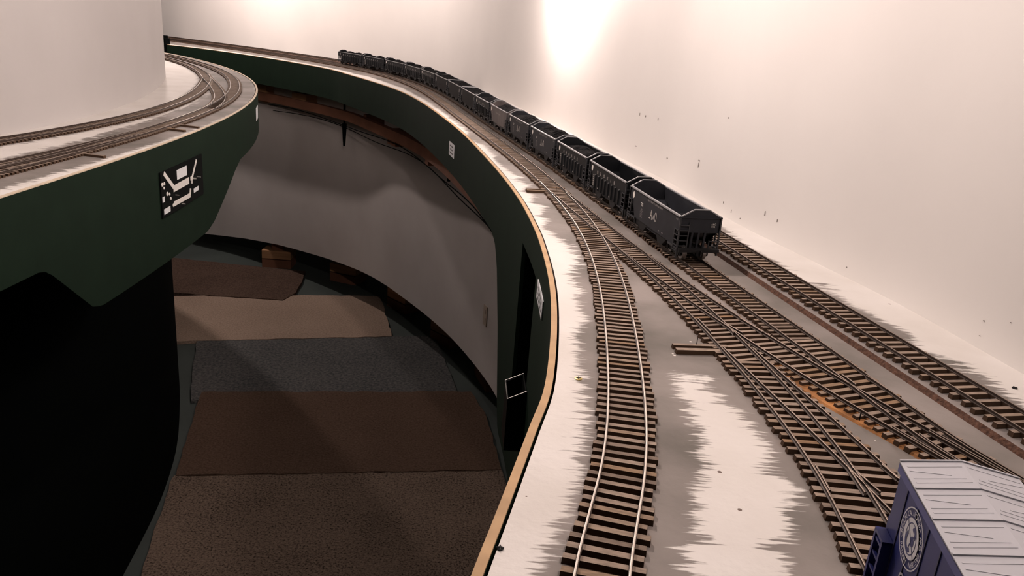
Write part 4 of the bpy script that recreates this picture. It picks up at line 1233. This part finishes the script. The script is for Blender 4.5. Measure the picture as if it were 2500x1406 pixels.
def hopper(idx, style, length, loadh, label):
    L = length * S; x1 = L / 2; w = HW / 2; z0 = .066 * S
    root = empty('hopper_car', (0, 0, 0), label, 'hopper car', 'hopper cars of the coal train')
    bodym = {'ao': 'hop_grey', 'ribbed': 'hop_black', 'dusty': 'hop_dusty', 'plain': 'hop_dark'}[style]
    th = .006 * S
    # side sheets: cut away at the lower corners
    side = [(-x1, HT), (-x1 + .03 * S, .150 * S), (-x1 + .062 * S, .118 * S), (-x1 + .10 * S, z0), (x1 - .10 * S, z0), (x1 - .062 * S, .118 * S), (x1 - .03 * S, .150 * S), (x1, HT)]
    side = [(-x1, HT), (-x1, .150 * S), (-x1 + .05 * S, .142 * S), (-x1 + .095 * S, z0), (x1 - .055 * S, z0), (x1 - .05 * S, .120 * S), (x1, .138 * S), (x1, HT)]
    for sy in (-1, 1):
        m = MB()
        m.prism(side if sy < 0 else side, sy * w - (th if sy > 0 else 0), sy * w + (th if sy < 0 else 0), 'y')
        m.build('side_sheet', M[bodym], root)
    # ends, slope sheets, floor
    m = MB()
    for sx in (-1, 1):
        xe = sx * x1; xi = sx * (x1 - th)
        a, b = sorted((xe, xi))
        m.box(a, b, -w, w, .138 * S, HT)
        # slope sheet from the end sheet down to the bays
        xa = sx * (x1 - .004 * S); xb = sx * (x1 * .42)
        q = [(xa, .150 * S), (xb, .060 * S), (xb, .054 * S), (xa, .142 * S)]
        m.prism(q if sx < 0 else q[::-1], -w + th, w - th, 'y')
    for sx in (-1, 1):
        for sy in (-1, 1):
            gp = [(sx * x1, .150 * S), (sx * (x1 - .05 * S), .146 * S), (sx * (x1 - .10 * S), .070 * S), (sx * x1 * .42, .054 * S), (sx * (x1 - .004 * S), .138 * S)]
            m.prism(gp if sx < 0 else gp[::-1], sy * (w - th) - .0008 * S, sy * (w - th) + .0008 * S, 'y')
    # centre ridge
    m.prism([(-x1 * .26, .056 * S), (0, .150 * S), (x1 * .26, .056 * S)], -w + th, w - th, 'y')
    m.box(-x1 * .45, x1 * .45, -w + th, w - th, .050 * S, .058 * S)
    m.build('slope_sheets', M[bodym], root)
    # hopper bays
    for bx in (-.19, .19):
        m = MB(); c = bx * L
        m.prism([(c - .105 * L, .066 * S), (c + .105 * L, .066 * S), (c + .030 * L, .026 * S), (c - .050 * L, .026 * S)], -w * .96, w * .96, 'y')
        m.build('hopper_bay', M['under'], root)
    m = MB(); m.box(-x1, x1, -.020 * S, .020 * S, .040 * S, .064 * S); m.build('centre_sill', M['under'], root)
    for sx in (-1, 1):
        m = MB(); m.box(min(sx * x1 * .42, sx * x1 * .44), max(sx * x1 * .42, sx * x1 * .44), -w * .95, w * .95, .030 * S, .066 * S); m.build('bay_end_sheet', M['under'], root)
    # top chord
    m = MB()
    for sy in (-1, 1):
        m.box(-x1, x1, sy * w - .0055 * S, sy * w + .0055 * S, HT - .002 * S, HT + .005 * S)
    lip = [(-w, HT), (w, HT), (w * .36, HT + .034 * S), (-w * .36, HT + .034 * S)] if style in ('ao', 'ribbed', 'dusty') else [(-w, HT), (w, HT), (w * .9, HT + .008 * S), (-w * .9, HT + .008 * S)]
    for sx in (-1, 1):
        l2 = MB()
        a, b = sorted((sx * x1, sx * (x1 - .005 * S)))
        l2.prism([(q[0], q[1]) for q in lip], a, b, 'x')
        l2.build('end_lip', M[bodym], root)
        pts = [(sx * x1 * .997, q[0], q[1] + .002 * S) for q in (lip[0], lip[3], lip[2], lip[1])]
        for p0, p1 in zip(pts[:-1], pts[1:]):
            m.bar(p0, p1, .0055 * S, .005 * S)
        m.box(min(sx * x1, sx * (x1 + .004 * S)), max(sx * x1, sx * (x1 + .004 * S)), -w - .006 * S, w + .006 * S, HT - .004 * S, HT + .002 * S, 1)
    m.build('top_chord', [M['rim'], M[bodym]], root)
    # corner posts, ladders, end sill and braces
    for sx in (-1, 1):
        m = MB()
        m.box(min(sx * x1, sx * (x1 + .03 * S)), max(sx * x1, sx * (x1 + .03 * S)), -w, w, .052 * S, .066 * S)
        m.build('end_sill', M['under'], root)
        m = MB()
        for yy in (-.32, .0, .32):
            m.bar((sx * (x1 - .012 * S), yy * w, .060 * S), (sx * (x1 - .004 * S), yy * w, .150 * S), .010 * S, .010 * S, up=(1, 0, 0))
        m.build('end_brace', M[bodym], root)
        for sy in (-1, 1):
            m = MB()
            xo = sx * (x1 + .002 * S); yo = sy * (w + .001 * S)
            bot = .018 * S if sy * sx < 0 else .030 * S
            m.bar((xo, yo, bot), (xo, yo, HT - .004 * S), .007 * S, .007 * S)
            m.bar((sx * (x1 - .040 * S), sy * (w + .004 * S), bot + .03 * S), (sx * (x1 - .040 * S), sy * (w + .004 * S), .150 * S), .005 * S, .005 * S)
            m.bar((xo, sy * (w - .045 * S), .064 * S), (xo, sy * (w - .045 * S), (.185 if sy < 0 else .102) * S), .005 * S, .005 * S)
            for zz in (.052, .076, .100, .124, .148, .172):
                if zz < .16:
                    m.bar((xo, sy * (w + .005 * S), zz * S), (sx * (x1 - .040 * S), sy * (w + .005 * S), zz * S), .004 * S, .004 * S)
                if zz > .06 and (sy < 0 or zz < .11):
                    m.bar((xo + sx * .003 * S, yo, zz * S), (xo + sx * .003 * S, sy * (w - .045 * S), zz * S), .004 * S, .004 * S)
            m.bar((sx * (x1 - .11 * S), sy * w, .062 * S), (xo, sy * w, .062 * S), .008 * S, .008 * S)
            m.build('ladder', M['ladder'], root)
        c = link('coupler', COUPLER, root); c.location = (sx * x1, 0, 0)
        if sx < 0: c.rotation_euler = (0, 0, math.pi)
    add_trucks(root, (-x1 + .105 * S, x1 - .105 * S))
    # ribs
    if style in ('ribbed', 'plain'):
        nr = 8 if style == 'ribbed' else 0
        for j in range(nr):
            xr = -x1 + .135 * S + (L - .24 * S) * j / (nr - 1)
            for sy in (-1, 1):
                m = MB()
                m.hexa([(xr - .012 * S, sy * w, z0), (xr + .012 * S, sy * w, z0), (xr + .006 * S, sy * (w + .007 * S), z0), (xr - .006 * S, sy * (w + .007 * S), z0)],
                       [(xr - .012 * S, sy * w, .152 * S), (xr + .012 * S, sy * w, .152 * S), (xr + .006 * S, sy * (w + .007 * S), .146 * S), (xr - .006 * S, sy * (w + .007 * S), .146 * S)])
                m.build('rib', M[bodym], root)
    # emblem and lettering on the aisle side
    yl = -w - .0012 * S
    if style != 'plain':
        e = MB(); cx = -x1 + .058 * S; cz = .176 * S; rr = .0165 * S
        pts = [(cx + rr * .8 * math.cos(a), cz + rr * math.sin(a)) for a in np.linspace(-.9, math.pi + .9, 16)] + [(cx, cz - rr * 1.15)]
        e.prism(pts, yl - .0002, yl + .0004, 'y')
        e.build('emblem', M['white'], root)
    t = MB(); f2 = MB()
    if style == 'ao':
        xa = x1 - .325 * S
        put_text(t, 'A', xa - .030 * S, .135 * S, .046 * S, yl, .62, bold=.0001)
        put_text(t, '&', xa + .002 * S, .127 * S, .022 * S, yl, .62)
        put_text(t, 'O', xa + .030 * S, .135 * S, .048 * S, yl, .55, bold=.0001)
        for sx_ in (-.046, -.016):
            t.box(xa + (sx_ - .008) * S, xa + (sx_ + .008) * S, yl - .0002, yl, .1115 * S, .1135 * S)
        xb = x1 - .49 * S
        put_text(t, 'A&O', xb, .150 * S, .012 * S, yl, .8); t.box(xb - .018 * S, xb + .018 * S, yl - .0002, yl, .1585 * S, .1605 * S)
        put_text(f2, '1246', xb, .128 * S, .009 * S, yl, .8)
        for zz in (.120, .112, .104, .096, .088):
            put_text(f2, 'CAPY 1100', xb + random.uniform(-.004, .004) * S, zz * S, .005 * S, yl, .9)
        put_text(f2, 'NEW BLACK OAK & COKE', x1 - .32 * S, .1935 * S, .0095 * S, yl, 1.25)
        put_text(f2, 'BUILT', x1 - .036 * S, .192 * S, .008 * S, yl, .8)
        for xx in (.235, .19):
            put_text(t, 'NEW', x1 - xx * S, .083 * S, .005 * S, yl, .9)
        put_text(t, 'A&O', x1 + .001 * S + .0006, .172 * S + .008 * S, .0085 * S, w - .034 * S, .95, end=True)
        put_text(t, '1246', x1 + .001 * S + .0006, .172 * S - .003 * S, .0085 * S, w - .036 * S, .9, end=True)
    elif style == 'ribbed':
        for j, ch in enumerate('OROUIB'):
            xr = -x1 + .135 * S + (L - .24 * S) * (j + .5) / 7.0
            put_text(t, ch, xr, .169 * S, .020 * S, yl, .85, bold=.0001)
        for zz in (.140, .128, .116, .104, .092, .082):
            put_text(t, '70448', -x1 + .096 * S, zz * S, .008 * S, yl, .75)
        for xx, zz in ((.22, .082), (.44, .080)):
            put_text(t, 'NEW', -x1 + xx * S, zz * S, .006 * S, yl - .009 * S, .9)
    elif style == 'dusty':
        put_text(f2, 'OROUIB', 0, .160 * S, .012 * S, yl, 2.6)
        for zz in (.150, .135, .12, .105, .09):
            put_text(f2, '70448', -x1 + .10 * S, zz * S, .008 * S, yl, .8)
    else:
        for xx in (-x1 + .05 * S, -x1 + .075 * S, x1 - .05 * S):
            t.box(xx - .004 * S, xx + .004 * S, yl - .0002, yl, .135 * S, .185 * S)
    if t.f: t.build('lettering', M['white'], root)
    if f2.f: f2.build('fine_lettering', M['faded'], root)
    # load of coal
    if loadh is not None:
        cm_ = MB(); rows = []
        nx, ny = 44, 14
        rs = np.random.RandomState(idx)
        ph = rs.uniform(0, 6.28, 4)
        for i in range(nx + 1):
            u = i / nx * 2 - 1; row = []
            for j in range(ny + 1):
                v = j / ny * 2 - 1
                mound = max(0, 1 - abs(u) ** 2.6) * max(0, 1 - abs(v) ** 2.2)
                wav = .75 + .25 * math.cos(2.2 * u * math.pi + ph[0])
                zz = HT - .020 * S + (loadh * .9 * S) * mound * wav + rs.uniform(-.003, .003) * S * (1 if mound > .02 else 0)
                row.append((u * (x1 - .012 * S), v * (w - .008 * S), zz))
            rows.append(row)
        cm_.grid(rows)
        cm_.box(-x1 * .95, x1 * .95, -w * .9, w * .9, .10 * S, HT - .034 * S)
        ld = cm_.build('coal_load', M['coal'])
        return root, ld
    return root, None


M['ladder'] = plain('ladder_iron', (0.034, 0.036, 0.041), 0.5)
arcC = resample(C, 0.01)
arcC = arcC[arcC[:, 1] > 3.58]
sC = np.r_[0, np.cumsum(np.linalg.norm(np.diff(arcC, axis=0), axis=1))]


def at_s(s):
    return np.array([np.interp(s, sC, arcC[:, 0]), np.interp(s, sC, arcC[:, 1])])


CARS = [
    ('ao', .68, None, 'empty charcoal hopper car lettered A&O at the near end of the train'),
    ('ribbed', .68, None, 'black ribbed hopper car next to the near A&O car, standing empty'),
    ('ribbed', .68, .035, 'black ribbed hopper car third from the near end of the train'),
    ('ao', .68, .075, 'charcoal hopper car lettered A&O fourth from the near end, full of coal'),
    ('ao', .68, .070, 'charcoal hopper car lettered A&O fifth from the near end beside the dusty grey car'),
    ('dusty', .70, .060, 'dusty grey hopper car sixth from the near end of the train'),
    ('ribbed', .68, .055, 'black ribbed hopper car seventh from the near end behind the dusty grey one'),
    ('plain', .84, .065, 'plain black hopper car eighth from the near end, nearest of three alike'),
    ('plain', .84, .065, 'plain black hopper car ninth from the near end, middle of three alike'),
    ('plain', .84, .065, 'plain black hopper car tenth from the near end, farthest of three alike'),
    ('ribbed', .84, .060, 'ribbed hopper car fifth from the far end of the train'),
    ('ribbed', .84, .060, 'ribbed hopper car fourth from the far end of the train'),
    ('ribbed', .84, .060, 'ribbed hopper car third from the far end of the train'),
    ('ribbed', .84, .060, 'ribbed hopper car second from the far end of the train'),
    ('ribbed', .84, .060, 'last hopper car at the far end of the train, ladder against the white wall'),
]
ORD = ['first', 'second', 'third', 'fourth', 'fifth', 'sixth', 'seventh', 'eighth', 'ninth', 'tenth', 'eleventh', 'twelfth', 'thirteenth', 'fourteenth', 'fifteenth']
s = 0.0
for i, (st, ln, load, lab) in enumerate(CARS):
    root, ld = hopper(i, st, ln, load, lab)
    a = at_s(s + .105); b = at_s(s + ln - .105)
    c = (a + b) / 2; d = a - b
    root.location = W(c[0], c[1], 0.0)
    root.rotation_euler = (0, 0, math.atan2(d[1], d[0]))
    if ld:
        ld.location = root.location; ld.rotation_euler = root.rotation_euler
        tag(ld, 'black coal heaped in the %s hopper car counted from the near end' % ORD[i], 'coal load', 'coal loads in the train')
    s += ln + .077

# ------------------------------------------------------------------ blue boxcar
bx = empty('boxcar', (0, 0, 0), 'blue boxcar with pale grey roof and round railway emblem at the lower right', 'boxcar')
BL_, BW, BH0, BH1 = .92 * S, .19 * S, .056 * S, .292 * S
# local frame: +x towards the camera, origin at the far end on the track centre
cdir = Vector((-0.1487, -0.9889, 0)); clft = Vector((cdir.y, -cdir.x, 0))   # clft: aisle side
corner = Vector(W(0.732, 1.289, 0)); origin = corner - clft * BW / 2
bx.location = origin
bx.rotation_euler = (0, 0, math.atan2(cdir.y, cdir.x))
hw = BW / 2
m = MB()
m.box(0, BL_, -hw, hw, BH0, BH1)
m.prism([(-hw, BH1), (hw, BH1), (0, BH1 + .016 * S)], 0, BL_, 'x')
m.build('body', M['blue'], bx)
for sy in (-1, 1):
    m = MB()
    m.box(-.002 * S, BL_, sy * hw - .006 * S, sy * hw + .006 * S, BH1 - .016 * S, BH1 + .001 * S)
    m.build('eave_rail', M['blue_light'], bx)
    m = MB(); m.box(0, BL_, sy * hw - .004 * S, sy * hw + .004 * S, BH0 - .012 * S, BH0 + .008 * S); m.build('side_sill', M['blue'], bx)
    x = .052
    while x < .9:
        m = MB(); m.box((x - .0016) * S, (x + .0016) * S, sy * hw - .0016 * S, sy * hw + .0016 * S, BH0 + .01 * S, BH1 - .016 * S); m.build('panel_seam', M['seam'], bx)
        x += .0585
# roof panels with embossed wedges
def rz(y):
    return BH1 + .004 * S + .016 * S * (1 - abs(y) / hw)


pm = MB(); PWd = .0915 * S; ov = hw + .006 * S
for sy in (-1, 1):
    pts = [(0, 0), (PWd, 0), (PWd, sy * ov), (0, sy * ov)]
    if sy < 0: pts = pts[::-1]
    pm.hexa([(q[0], q[1], rz(q[1]) - .004 * S) for q in pts], [(q[0], q[1], rz(q[1])) for q in pts])
    def wedge(x0, x1, y0, y1, hgt=.0035):
        """low tapered embossing running across the panel"""
        a = Vector((x0, sy * y0, rz(y0))); b = Vector((x1, sy * y1, rz(y1)))
        pm.bar(a, b, .0030 * S, hgt * S * .45)
    wedge(.020 * S, .018 * S, ov * .93, ov * .05, .003)
    wedge(.034 * S, .048 * S, ov * .93, ov * .30, .003)
    wedge(.060 * S, .058 * S, ov * .93, ov * .10, .003)
    wedge(.074 * S, .070 * S, ov * .93, ov * .05, .003)
RP = pm.mesh('roof_panel', M['roofgrey'])
for j in range(10):
    o = link('roof_panel', RP, bx); o.location = (j * .092 * S - .003 * S, 0, 0)
    m = MB()
    for sy in (-1, 1):
        m.bar((j * .092 * S - .003 * S, 0, rz(0) + .0015 * S), (j * .092 * S - .003 * S, sy * ov, rz(ov) + .0015 * S), .0045 * S, .0022 * S)
    m.build('roof_seam', M['roofgrey'], bx)
# ends, ladders, underframe
m = MB()
for zz in (.08, .115, .15, .185, .22, .255):
    m.box(-.006 * S, .002 * S, -hw * .9, hw * .9, zz * S, (zz + .018) * S)
m.build('end_rib', M['blue'], bx)
m = MB(); m.box(0, BL_, -.03 * S, .03 * S, .034 * S, BH0); m.build('underframe', M['under'], bx)
for sy in (-1,):
    m = MB()
    for xx in (.004, .046):
        m.box((xx - .004) * S, (xx + .004) * S, sy * (hw + .020 * S), sy * (hw + .001 * S), .030 * S, .155 * S)
    for zz in (.05, .08, .11, .14):
        m.bar((.004 * S, sy * (hw + .016 * S), zz * S), (.046 * S, sy * (hw + .016 * S), zz * S), .005 * S, .005 * S)
    m.box(0, .05 * S, sy * (hw + .020 * S), sy * (hw + .001 * S), .150 * S, .156 * S)
    m.build('side_ladder', M['blue'], bx)
m = MB()
for yy in (-.9, -.5):
    m.box(-.022 * S, -.004 * S, (yy - .03) * hw, (yy + .03) * hw, .03 * S, .17 * S)
for zz in (.05, .08, .11, .14, .165):
    m.bar((-.018 * S, -.9 * hw, zz * S), (-.018 * S, -.5 * hw, zz * S), .005 * S, .005 * S)
m.build('end_ladder', M['blue'], bx)
add_trucks(bx, (.16 * S, BL_ - .16 * S))
for x, rzz in ((0, math.pi), (BL_, 0)):
    c = link('coupler', COUPLER, bx); c.location = (x, 0, 0); c.rotation_euler = (0, 0, rzz)
# round emblem on the aisle side (faces -y in the local frame)
ex, ez, er = .115 * S, .212 * S, .054 * S
yl = -hw - .0022 * S


def annulus(m, r0, r1, cx=0, cz=0, sx=1.0, sz=1.0, rot=0, a0=0, a1=2 * math.pi, y=yl, mi=0, seg=48):
    for i in range(seg):
        p = []
        for an, rr in ((a0 + (a1 - a0) * i / seg, r0), (a0 + (a1 - a0) * i / seg, r1), (a0 + (a1 - a0) * (i + 1) / seg, r1), (a0 + (a1 - a0) * (i + 1) / seg, r0)):
            u = rr * math.cos(an) * sx; v = rr * math.sin(an) * sz
            p.append((ex + cx + u * math.cos(rot) - v * math.sin(rot), y, ez + cz + u * math.sin(rot) + v * math.cos(rot)))
        m.face(p, mi)


em = MB()
annulus(em, er * .955, er)
annulus(em, 0, er * .66)
ring = [('OREGON CALIFORNIA AND EASTERN', 1.13 * math.pi, -.34 * math.pi), ]
for txt, a0, a1 in ring:
    k = len(txt)
    for j, ch in enumerate(txt):
        if ch == ' ': continue
        an = a0 + (a1 - a0) * j / (k - 1)
        me, w_, h_ = textmesh(ch); sc = er * .17 / .69
        R_ = an - math.pi / 2
        px_, pz_ = ex + er * .81 * math.cos(an), ez + er * .81 * math.sin(an)
        cth, sth = math.cos(R_), math.sin(R_)
        em.addmesh(me, Matrix(((sc * cth, -sc * sth, 0, px_), (0, 0, -sc, yl), (sc * sth, sc * cth, 0, pz_), (0, 0, 0, 1))))
txt = 'RAILWAY'
for j, ch in enumerate(txt):
    an = math.pi * (1.25 + .27 * j / 6)
    me, w_, h_ = textmesh(ch); sc = er * .17 / .69; R_ = an + math.pi / 2
    px_, pz_ = ex + er * .81 * math.cos(an), ez + er * .81 * math.sin(an); cth, sth = math.cos(R_), math.sin(R_)
    em.addmesh(me, Matrix(((sc * cth, -sc * sth, 0, px_), (0, 0, -sc, yl), (sc * sth, sc * cth, 0, pz_), (0, 0, 0, 1))))
eo = em.build('emblem', M['white_blue'], bx)
mo = MB(); y2 = yl - .0004 * S
annulus(mo, er * .50, er * .535, sx=.86, sz=1.0, rot=-.0, y=y2)
annulus(mo, er * .24, er * .40, cx=-.08 * er, cz=-.12 * er, sx=.8, sz=.95, a0=math.pi * .75, a1=math.pi * 1.75, y=y2)
annulus(mo, 0, er * .20, cx=.14 * er, cz=-.02 * er, sx=.8, sz=.8, y=y2)
annulus(mo, er * .06, er * .24, cx=.16 * er, cz=.26 * er, sx=.75, sz=1.0, a0=-.2 * math.pi, a1=.9 * math.pi, y=y2)
for (u0, v0), (u1, v1), w_ in (((-.52, .42), (.50, -.42), .035), ((-.02, -.30), (.10, .02), .05), ((.05, .10), (.30, .22), .05)):
    a = Vector((ex + u0 * er, y2, ez + v0 * er)); b = Vector((ex + u1 * er, y2, ez + v1 * er)); d = (b - a).normalized(); n3 = Vector((-d.z, 0, d.x)) * w_ * er / 2
    mo.face([a - n3, b - n3, b + n3, a + n3])
mo.build('monogram', M['blue'], eo)
t = MB()
put_text(t, 'OC&E', .150 * S, .131 * S, .026 * S, yl, .9, bold=.00012)
put_text(t, '4', .085 * S, .098 * S, .020 * S, yl, .9)
t.build('lettering', M['white_blue'], bx)

# ------------------------------------------------------------------ lamps
for (x, y, z, watts, lab) in BULBS:
    r = empty('bulb_lamp', W(x, y, z), lab, 'lamp', 'bare bulb lamps')
    m = MB(); m.lathe([(.0, -.020), (.010, -.0185), (.0175, -.010), (.0195, 0), (.0175, .010), (.011, .020), (.0085, .028)], (0, 0, 0), seg=20)
    m.build('glass_bulb', mat_bulb(watts), r, smooth=True)
    m = MB(); m.tube((0, 0, .026), (0, 0, .052), .0115, .0135, 14); m.build('socket', M['plastic'], r)
    top = ZR + 5.5 * S - r.location.z
    m = MB(); m.tube((0, 0, .052), (0, 0, max(.08, top)), .0022, None, 8); m.build('cord', M['black'], r)
